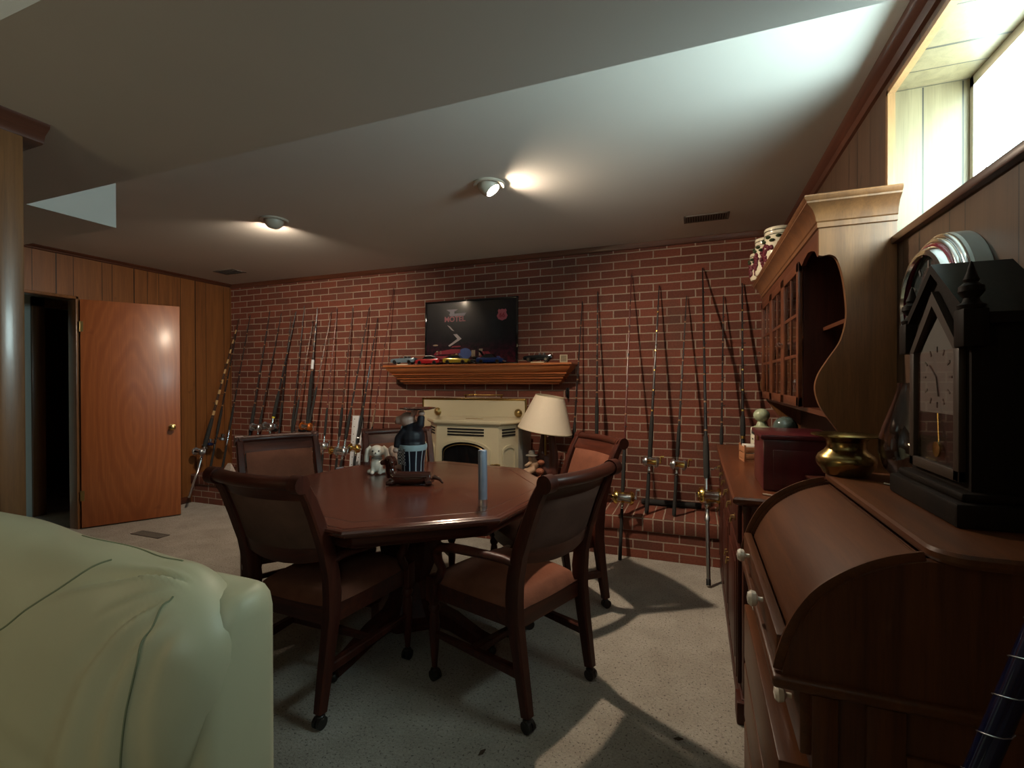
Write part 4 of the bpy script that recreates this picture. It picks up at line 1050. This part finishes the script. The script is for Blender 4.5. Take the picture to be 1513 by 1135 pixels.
# canisters
for i, (x, y, r, zt) in enumerate([(.455, 3.18, .078, 2.197), (.415, 3.36, .068, 2.190), (.388, 3.50, .056, 2.135)]):
    hh = zt-HZ-.03
    t = thing('canister', ['largest cream canister with painted grapes, nearest on top of the hutch', 'middle-sized cream canister with painted grapes on the hutch', 'smallest cream canister with painted grapes, farthest on the hutch'][i], 'canister', (x, y, HZ), 0, 'grape canisters on the hutch')
    m = MB(); m.lathe([(r*.9, 0), (r*.97, .006), (r, .02), (r, hh-.03), (r*.975, hh-.025), (r*1.0, hh-.02), (r*.985, hh)], n=36); m.build('jar', M['ceramic_canister'], t)
    m = MB(); m.lathe([(r*1.02, hh), (r*1.03, hh+.008), (r*.98, hh+.016), (r*.6, hh+.024), (.012, hh+.030)], n=36); m.build('lid', M['ceramic_canister'], t)
    m = MB()
    for zz in (hh-.026, hh-.004): m.tube([(r*1.0*math.cos(k*PI/18), r*1.0*math.sin(k*PI/18), zz) for k in range(36)], .0025, 6, closed=True)
    m.build('rim_bands', plain('canister_band', (.10, .08, .05), .4), t)
    rr = random.Random(i+2); m = MB(); ml = MB()
    for c0 in (-2.0, -2.75, -1.1, 2.6):
        for k in range(13):
            a = c0+rr.uniform(-.32, .32)*(1-k/18); z = hh*(.62-.035*k)
            m.sphere((r*math.cos(a), r*math.sin(a), z), .0115, 8, 6)
        for dz in (0, .02):
            a = c0+(.25 if dz else -.2); ml.sphere((r*1.0*math.cos(a), r*1.0*math.sin(a), hh*.72+dz), (.016, .016, .010), 8, 6)
    m.build('grapes', M['grape'], t); ml.build('leaves', M['leaf'], t)

# things on the buffet
t = thing('maroon_box', 'large dark maroon wooden box with a lid on the buffet top', 'box', (.375, 2.30, BZ), R(0))
m = MB(); m.box(-.125, .125, -.155, .155, 0, .205, .006); m.build('body', M['maroon'], t)
m = MB(); m.box(-.135, .135, -.165, .165, .205, .225, .006); m.build('lid', M['maroon'], t)
m = MB(); m.box(-.131, -.125, -.02, .02, .185, .215, .002); m.build('clasp', M['brassdk'], t)
m = MB(); m.box(-.09, .09, -.160, -.155, .03, .165, .003); m.build('front_panel', M['maroon'], t)
t = thing('small_box', 'small brown wooden box in front of the maroon box', 'box', (.45, 2.075, BZ), R(6))
m = MB(); m.box(-.055, .055, -.040, .040, 0, .07, .004); m.build('body', M['cherry'], t)
m = MB(); m.box(-.058, .058, -.043, .043, .07, .08, .003); m.build('lid', M['cherry'], t)
t = thing('cable', 'pale cord lying on the near end of the buffet top', 'cord', (0, 0, 0))
m = MB(); m.tube([(.24, 2.06, BZ+.004), (.29, 2.035, BZ+.004), (.37, 2.02, BZ+.004), (.45, 2.015, BZ+.004), (.53, 2.04, BZ+.004)], .004, 8); m.build('cord', plain('beige_cord', (.34, .25, .18), .5), t)
t = thing('wooden_crate', 'little orange-brown slatted crate of coasters on the buffet, left of the maroon box', 'crate', (.285, 2.93, BZ), R(8))
m = MB(); m.box(-.05, .05, -.06, .06, 0, .012); 
for z in (.014, .050):
    m.box(-.05, -.044, -.06, .06, z, z+.030, .001); m.box(.044, .05, -.06, .06, z, z+.030, .001); m.box(-.05, .05, -.06, -.054, z, z+.030, .001); m.box(-.05, .05, .054, .06, z, z+.030, .001)
for a in (-.046, .046):
    for b in (-.056, .056): m.box(a-.005, a+.005, b-.005, b+.005, 0, .09, .001)
m.build('crate', plain('crate_wood', (.34, .14, .06), .6, var=.2), t)
m = MB()
for k in range(6): m.box(-.040, .040, -.048+k*.016, -.038+k*.016, .012, .088, .002)
m.build('coasters', M['white'], t)
t = thing('floral_tin', 'black and white patterned tin behind the maroon box', 'tin', (.36, 3.16, BZ))
m = MB(); m.lathe([(.055, 0), (.058, .005), (.058, .16), (.055, .165)], n=28)
_t = NT('tin_pattern'); _c = _t.coord(); _n = _t.noise(_c, 34, 2)
m.build('tin', _t.set(.3, 0, .5, .3, _t.ramp(_n, [(.46, (.012, .012, .012)), (.54, (.60, .56, .44))], 'LINEAR')), t)
m = MB(); m.sphere((0, 0, .235), (.045, .045, .04), 14, 10); m.lathe([(.05, .165), (.03, .175), (.02, .20)], n=16); m.build('finial_knob', plain('pale_green_glaze', (.30, .34, .22), .2, coat=.5, var=.5, nscale=40), t)
t = thing('glass_globe', 'dark glass snow globe on a footed base behind the maroon box', 'globe', (.40, 2.62, BZ))
m = MB(); m.lathe([(.05, 0), (.052, .01), (.036, .04), (.026, .10), (.040, .16), (.042, .17)], n=24); m.build('base', M['silver'], t)
m = MB(); m.sphere((0, 0, .212), .055, 24, 16); m.build('globe', plain('globe_glass', (.06, .085, .075), .06, coat=1), t)

# ------------------------------------------------------------ roll-top desk
DY0, DY1, DX, DZ = .965, 1.640, .138, .778
t = thing('roll_top_desk', 'small oak roll-top desk with its tambour closed, in the right foreground', 'desk', (0, 0, 0))
arc = smooth([(.143, .780), (.147, .800), (.160, .845), (.180, .888), (.205, .924), (.240, .955), (.280, .980), (.318, .996), (.352, 1.005)], 4)
side = arc+[(XR-.003, 1.005), (XR-.003, DZ), (.143, DZ)]
for y0 in (DY0, DY1-.02):
    m = MB(); m.prism(side, y0, y0+.02, 'y'); m.build('side_panel', M['oak'], t, ang=30)
    m = MB(); m.tube([(a-.001, y0+.010, b+.001) for a, b in arc], [(.004, .013)]*len(arc), sec='s', up=(0, 0, 1)); m.build('edge_bead', M['oaky'], t)
m = MB()
ins = []
for i in range(len(arc)*3-2):
    k = i/3; a = min(int(k), len(arc)-2); f = k-a
    x = arc[a][0]*(1-f)+arc[a+1][0]*f; z = arc[a][1]*(1-f)+arc[a+1][1]*f
    g = .0085 if i % 2 else .007
    ins.append((x+g, z-g*.6))
m.loft([[(x, y, z) for x, z in ins]+[(x+.012, y, z-.008) for x, z in reversed(ins)] for y in (DY0+.02, DY1-.02)])
m.build('tambour', M['oaky'], t, ang=60)
m = MB(); m.box(.136, .158, DY0+.022, DY1-.022, DZ+.002, .838, .005); o = m.build('lift_rail', M['oaky'], t)
for yy in (1.17, 1.45):
    m = MB(); m.lathe([(.005, 0), (.005, .010), (.015, .015), (.017, .024), (.012, .031), (.001, .033)], (.137, yy, .822), 18, Matrix.Rotation(-PI/2, 4, 'Y')); m.build('knob', M['white'], o)
# top board with rounded corners and nosing
def rrect(x0, x1, y0, y1, r, z, n=6):
    pts = []
    for (cx, cy, a0) in ((x0+r, y0+r, 180),): pts += [(cx+r*math.cos(R(a0+k*90/n)), cy+r*math.sin(R(a0+k*90/n)), z) for k in range(n+1)]
    pts += [(x1, y0, z), (x1, y1, z)]
    pts += [(x0+r+r*math.cos(R(90+k*90/n)), y1-r+r*math.sin(R(90+k*90/n)), z) for k in range(n+1)]
    return pts
m = MB(); m.loft([rrect(.355+g, XR-.003, .940+g, 1.690-g, .05, z) for g, z in ((.012, 1.004), (.003, 1.007), (0, 1.013), (0, 1.022), (.003, 1.028), (.010, 1.030))]); m.build('top_board', M['oaky'], t, ang=25)
m = MB(); m.box(DX-.012, XR-.003, DY0-.012, DY1+.012, DZ-.022, DZ, .007, 3); m.build('writing_top', M['oaky'], t)
m = MB()
m.box(DX+.050, XR-.004, DY0+.006, DY1-.006, .05, DZ-.02); m.build('carcass', M['oak'], t)
m = MB()
for (a, b) in ((DX+.050, DX+.09), (DX+.13, DX+.185), (XR-.08, XR-.004)): m.box(a, b, DY0-.002, DY0+.010, .05, DZ-.026, .003)
m.box(DX+.185, XR-.08, DY0-.002, DY0+.010, .60, .68, .003); m.box(DX+.185, XR-.08, DY0-.002, DY0+.010, .05, .14, .003)
m.build('side_framing', M['oak'], t)
m = MB(); m.box(DX+.01, XR-.004, DY0-.012, DY1+.010, 0, .06, .006); m.build('plinth', M['oak'], t)
for k, (z0, z1) in enumerate(((.635, .748), (.45, .615), (.27, .435), (.075, .255))):
    m = MB(); xd = .034 if k == 0 else .0
    m.box(DX+xd, DX+.054, DY0+.012, DY1-.012, z0, z1, .004); o = m.build('drawer', M['oaky'], t)
    for yy in (1.056, 1.446) if k == 0 else ():
        m = MB(); m.lathe([(.005, 0), (.005, .010), (.014, .015), (.016, .024), (.011, .030), (.001, .032)], (DX+.035, yy, .690), 18, Matrix.Rotation(-PI/2, 4, 'Y')); m.build('knob', M['white'], o)

DT = 1.0305
t = thing('brass_spittoon', 'squat brass spittoon with a flared rim on the desk top', 'spittoon', (.400, 1.622, DT)); t.scale = (.96, .96, .88)
m = MB(); m.lathe([(.001, .001), (.050, 0), (.058, .003), (.064, .016), (.074, .030), (.0765, .042), (.076, .052), (.070, .064), (.054, .078), (.048, .092), (.049, .106), (.060, .118), (.080, .125), (.090, .127), (.090, .130), (.078, .128), (.056, .121), (.044, .106), (.043, .09)], n=48, cap=False); m.build('bowl', plain('spittoon_brass', (.34, .24, .09), .26, 1, var=.2), t)
t = thing('glass_vase', 'large clear onion-shaped glass vase beside the wooden clock', 'vase', (.534, 1.530, DT))
m = MB(); P = [(.030, 0), (.036, .003), (.050, .012), (.072, .040), (.083, .080), (.082, .115), (.070, .160), (.055, .205), (.044, .240), (.041, .262)]
m.lathe(P+[(r-.002, z+.0) for r, z in reversed(P[1:])], n=40, cap=False); m.build('bowl', M['vaseglass'], t)
m = MB(); m.tube([(-.08, -.03, .003), (-.03, -.09, .003), (.02, -.10, .003)], .002, 6); m.build('string', M['white'], t)

# mantel clock with steep gable and finials, facing the room
t = thing('steeple_clock', 'dark wooden mantel clock with pointed gable and corner finials on the desk', 'clock', (0, 0, DT))
CY0, CY1, CX0, CX1 = 1.130, 1.390, .475, .590; CM = (CY0+CY1)/2
def cz(z): return z-DT
m = MB(); m.box(CX0-.035, CX1+.02, CY0-.032, CY1+.032, 0, .045, .006); m.box(CX0-.022, CX1+.01, CY0-.018, CY1+.018, .045, .062, .006); m.build('base', M['darkwood'], t)
m = MB(); m.box(CX0, CX1, CY0, CY1, .062, .385); m.prism([(CY0, .385), (CY1, .385), (CM, .500)], CX0, CX1, 'x'); m.build('case', M['darkwood'], t)
m = MB()
for s in (-1, 1):
    yy = CM+s*(CY1-CY0+.03)/2
    m.loft([[(x, CM, .512), (x, CM, .492), (x, yy, .372), (x, yy+s*.002, .392)] for x in (CX0-.014, CX1+.004)])
m.build('roof', M['darkwood'], t)
for yy in (CY0, CY1):
    m = MB(); m.box(CX0-.020, CX0+.018, yy-.019, yy+.019, .33, .40, .003)
    m.lathe([(.019, .40), (.021, .407), (.013, .413), (.011, .42), (.019, .432), (.018, .442), (.010, .449), (.012, .454), (.008, .464), (.004, .480), (.001, .488)], (CX0-.001, yy, 0), 16); m.build('finial', M['darkwood'], t)
m = MB()
fy0, fy1 = CY0+.018, CY1-.018
xa, xb = CX0-.012, CX0
m.box(xa, xb, fy0, fy0+.022, .075, .33, .002); m.box(xa, xb, fy1-.022, fy1, .075, .33, .002); m.box(xa, xb, fy0, fy1, .075, .097, .002)
m.prism([(fy0, .33), (fy0+.022, .33), (CM, .425), (fy1-.022, .33), (fy1, .33), (CM, .455)], xa, xb, 'x'); o = m.build('door', plain('clock_door', (.030, .018, .011), .5), t)
m = MB(); m.box(CX0-.007, CX0-.005, fy0+.02, fy1-.02, .095, .33); m.build('glass', M['glassthin'], o)
m = MB(); m.prism([(fy0+.03, .20), (fy1-.03, .20), (fy1-.03, .33), (CM, .40), (fy0+.03, .33)], CX0-.002, CX0-.001, 'x'); m.build('dial', M['dial'], t)
m = MB()
for k in range(12):
    a = k*PI/6; m.box(CX0-.0035, CX0-.002, CM+.058*math.sin(a)-.002, CM+.058*math.sin(a)+.002, .275+.058*math.cos(a)-.006, .275+.058*math.cos(a)+.006, rot=Matrix.Rotation(-a, 3, 'X'))
m.tube([(CX0-.004, CM, .275), (CX0-.004, CM+.03, .30)], .0015, 6); m.tube([(CX0-.004, CM, .275), (CX0-.004, CM-.01, .235)], .0015, 6); m.build('hour_marks', plain('faded_ink', (.05, .045, .04), .5), t)
m = MB(); m.lathe([(.001, 0), (.016, .001), (.016, .004), (.001, .005)], (CX0-.004, CM-.01, .125), 18, Matrix.Rotation(-PI/2, 4, 'Y')); m.tube([(CX0-.003, CM-.005, .20), (CX0-.003, CM-.01, .14)], .0015, 6); m.build('pendulum', M['brass'], t)
m = MB(); m.tube([(.585, CY0-.036, .03), (.585, CY0-.048, .03)], .006, 10); m.sphere((.585, CY0-.05, .03), .010, 12, 8); m.build('drawer_knob', M['silver'], t)

# round wall clock of nested rings
t = thing('round_wall_clock', 'round chrome and red ring wall clock behind the wooden clock', 'clock', (XR-.001, 1.600, 1.505))
RX = Matrix.Rotation(-PI/2, 4, 'Y')   # local z -> -x
m = MB(); m.lathe([(.180, 0), (.180, .034), (.174, .040), (.150, .040)], n=56, mat=RX); m.build('housing', plain('pale_housing', (.42, .46, .45), .3, .3), t)
m = MB()
for (rr, zz, w) in ((.171, .044, .008), (.160, .054, .008)): m.tube([(-zz, rr*math.cos(k*PI/28), rr*math.sin(k*PI/28)) for k in range(56)], w, 10, closed=True)
m.build('chrome_rings', M['chrome'], t)
m = MB(); m.tube([(-.060, .150*math.cos(k*PI/28), .150*math.sin(k*PI/28)) for k in range(56)], .0075, 10, closed=True); m.build('red_ring', M['neonred'], t)
m = MB(); m.lathe([(.152, .050), (.148, .070), (.140, .080), (.128, .082), (.124, .076)], n=56, mat=RX, cap=False); m.build('bezel', M['chrome'], t)
m = MB(); m.lathe([(.126, .060), (.001, .061)], n=56, mat=RX); m.build('face', plain('clock_face', (.05, .06, .06), .12, coat=1), t)
m = MB()
for k in range(12):
    a = k*PI/6; m.box(-.0625, -.0612, .105*math.sin(a)-.004, .105*math.sin(a)+.004, .105*math.cos(a)-.010, .105*math.cos(a)+.010, rot=Matrix.Rotation(-a, 3, 'X'))
m.tube([(-.063, 0, 0), (-.063, -.05, .04)], .003, 6); m.tube([(-.063, 0, 0), (-.063, .02, -.08)], .0025, 6); m.build('hands_and_marks', M['silver'], t)

# blue pole in the near right corner
B = Vector((.112, .800, .012)); T = Vector((.636, .800, 1.76)); dd = T-B; z = dd.normalized(); x = Vector((0, 1, 0)).cross(z).normalized()
rm = Matrix.Translation(B) @ Matrix((x, z.cross(x), z)).transposed().to_4x4()
t = thing('blue_pole', 'dark blue wrapped pole leaning across the lower right corner', 'pole', rotm=rm)
m = MB(); m.tube([(0, 0, 0), (0, 0, .6), (0, 0, 1.2), (0, 0, dd.length)], [.014, .0155, .014, .010], 16)
m.build('shaft', plain('blue_lacquer', (.006, .010, .045), .15, .3, coat=1, var=.4, nscale=30), t)
m = MB()
for q in range(10):
    z0 = .62+q*.055
    m.tube([(.0158*math.cos(a*PI/6), .0158*math.sin(a*PI/6), z0+a*.0035) for a in range(12)], .0007, 5)
m.build('silver_wraps', M['silver'], t)

# ------------------------------------------------------------------- sofa
t = thing('leather_sofa', 'sage green leather sofa with an overstuffed creased back cushion, left foreground', 'sofa', (0, 0, 0))
def superbox(mb, x0, x1, y0, y1, z0, z1, bev): mb.box(x0, x1, y0, y1, z0, z1, bev, 6)
m = MB()
FXR = -.745
rings = []
for z, yf, g in ((.06, .54, 0), (.5, .54, 0), (.70, .545, 0), (.80, .555, 0), (.875, .580, 0), (.90, .590, .004), (.915, .602, .013), (.922, .62, .028)):
    rings.append([(-1.92, yf, z), (FXR-.035-g, yf, z), (FXR-.012-g, yf+.008, z), (FXR-g, yf+.03, z), (FXR-g, .672-g*.5, z), (FXR-.012-g, .692-g*.5, z), (FXR-.035-g, .70-g*.7, z), (-1.92, .70-g*.7, z)])
m.loft(rings)
m.build('back_frame', M['leather'], t, ang=50)
prof = [(.655, .80), (.668, .88), (.660, .93), (.630, .956), (.585, .964), (.545, .950), (.510, .915), (.488, .86), (.474, .79), (.466, .70), (.468, .62), (.478, .54), (.50, .47), (.53, .43), (.57, .42)]
pp = smooth(prof, 4)
x0c, x1c = -1.915, -.728
def cush(u, v):
    k = v*(len(pp)-1); a = min(int(k), len(pp)-2); f = k-a
    y = pp[a][0]*(1-f)+pp[a+1][0]*f; z = pp[a][1]*(1-f)+pp[a+1][1]*f
    x = x0c+(x1c-x0c)*u
    e = max(0, (u-.84)/.16); sh = math.sqrt(max(0, 1-e**2.2))
    cy, cz = .575, .74
    yy = cy+(y-cy)*(.02+.98*sh); zz = cz+(z-cz)*(.10+.90*sh)
    zz += .050*(1-u); x -= .22*max(0, .86-zz)*u
    # creases fanning out from the upper right corner
    dx, dz = (x-(-.760)), -(v-.26)*.95
    rr = math.hypot(dx, dz); th = math.atan2(-dz, -dx)
    fold = 0
    for (t0, w, amp, r0, r1) in ((.10, .10, .010, .06, .26), (.36, .085, .034, .07, .50), (.64, .075, .018, .09, .36), (.86, .07, .028, .10, .62), (1.08, .06, .018, .12, .75), (1.28, .06, .020, .12, .75)):
        env = max(0, min(1, (rr-r0)/.09))*max(0, 1-(rr/r1))
        tt = (th-t0-.25*rr)/w
        fold += amp*(math.exp(-tt*tt)-.55*math.exp(-((tt-1.6)**2)))*env
    n = noise.noise(Vector((x*4, yy*4, zz*4)))*.012+noise.noise(Vector((x*3+zz*8, zz*12+x*4, 3)))*.006
    nrm = Vector((0, yy-.55, zz-.68)); nrm.normalize()
    p = Vector((x, yy, zz))+nrm*(n-fold)
    return p
NU, NV = 150, 120
m = MB(); m.grid(cush, NU, NV); m.build('back_cushion', M['leather'], t, ang=180)
m = MB()
def seam(f, n=60): 
    pts = []
    for i in range(n+1):
        u, v = f(i/n); pts.append(cush(u, v)+Vector((0, -.0005, .0005)))
    m.tube(pts, .0018, 6, cap=True)
seam(lambda q: (.915+.010*q-.004*math.sin(q*PI*2), .345+.50*q)); seam(lambda q: (.56+.20*q**.6, .56-.24*q)); seam(lambda q: (.60+.26*q, .235+.008*math.sin(q*9)))
m.build('seams', M['leatherdk'], t)
m = MB(); m.box(-1.915, -.75, -.28, .40, .22, .44, .06, 5); m.build('seat_cushion', M['leather'], t)
m = MB(); m.box(-.745, -.60, -.30, .47, .05, .58, .06, 5); m.build('arm', M['leather'], t)
m = MB(); m.box(-1.915, -.76, -.26, .62, .04, .24, .02); m.build('base', M['leather'], t)

# bits on the carpet
for i, (x, y) in enumerate(((-.06, 1.83), (-.70, 1.52))):
    t = thing('leaf_scrap', ['dry brown leaf scrap on the carpet near the buffet foot', 'tiny dark scrap on the carpet in front of the near chair'][i], 'debris', (x, y, 0.001), i)
    m = MB(); m.loft([[(-.018, -.004, .001), (0, -.010, .002), (.018, 0, .004), (0, .008, .002)], [(-.016, -.003, .003), (0, -.008, .006), (.016, 0, .008), (0, .007, .005)]]); m.build('scrap', plain('scrap'+str(i), (.06, .035, .02), .9), t)

# ------------------------------------------------------------------ camera
cam = bpy.data.cameras.new('camera'); cam.sensor_fit = 'HORIZONTAL'; cam.sensor_width = 36
cam.lens = 36*709.5/1513; cam.clip_start = .02; cam.clip_end = 60
co = bpy.data.objects.new('camera', cam); COL.objects.link(co)
yaw, pitch, roll = -.3657, -.006, -.003
F = Vector((math.sin(yaw)*math.cos(pitch), math.cos(yaw)*math.cos(pitch), math.sin(pitch)))
r = Vector((math.cos(yaw), -math.sin(yaw), 0)); u = r.cross(F)
Rr = r*math.cos(roll)+u*math.sin(roll); Uu = -r*math.sin(roll)+u*math.cos(roll)
co.matrix_world = Matrix.Translation((0, 0, 1.3)) @ Matrix((Rr, Uu, -F)).transposed().to_4x4()
scene.camera = co

L = bpy.data.lights.new('warm_fill', 'POINT'); L.energy = 8; L.shadow_soft_size = .12; L.color = (1, .76, .42)  # warm fill without a fixture, added behind the camera to yellow the sofa
lo = bpy.data.objects.new('warm_fill', L); COL.objects.link(lo); lo.location = (-1.55, -.75, 1.45)
# ---------------------------------------------------------- world and view
w = bpy.data.worlds.new('daylight'); scene.world = w; w.use_nodes = True
bg = w.node_tree.nodes['Background']; bg.inputs['Color'].default_value = (.74, 1.0, 1.0, 1); bg.inputs['Strength'].default_value = 30.0
LR.energy = 44; LL.energy = 34
vs = scene.view_settings
vs.view_transform = 'Standard'; vs.look = 'None'; vs.gamma = 1; vs.use_curve_mapping = False; vs.exposure = 0.1
scene.cycles.max_bounces = 8; scene.cycles.diffuse_bounces = 5; scene.cycles.glossy_bounces = 3; scene.cycles.transparent_max_bounces = 12
scene.cycles.sample_clamp_indirect = 6; scene.cycles.use_denoising = True
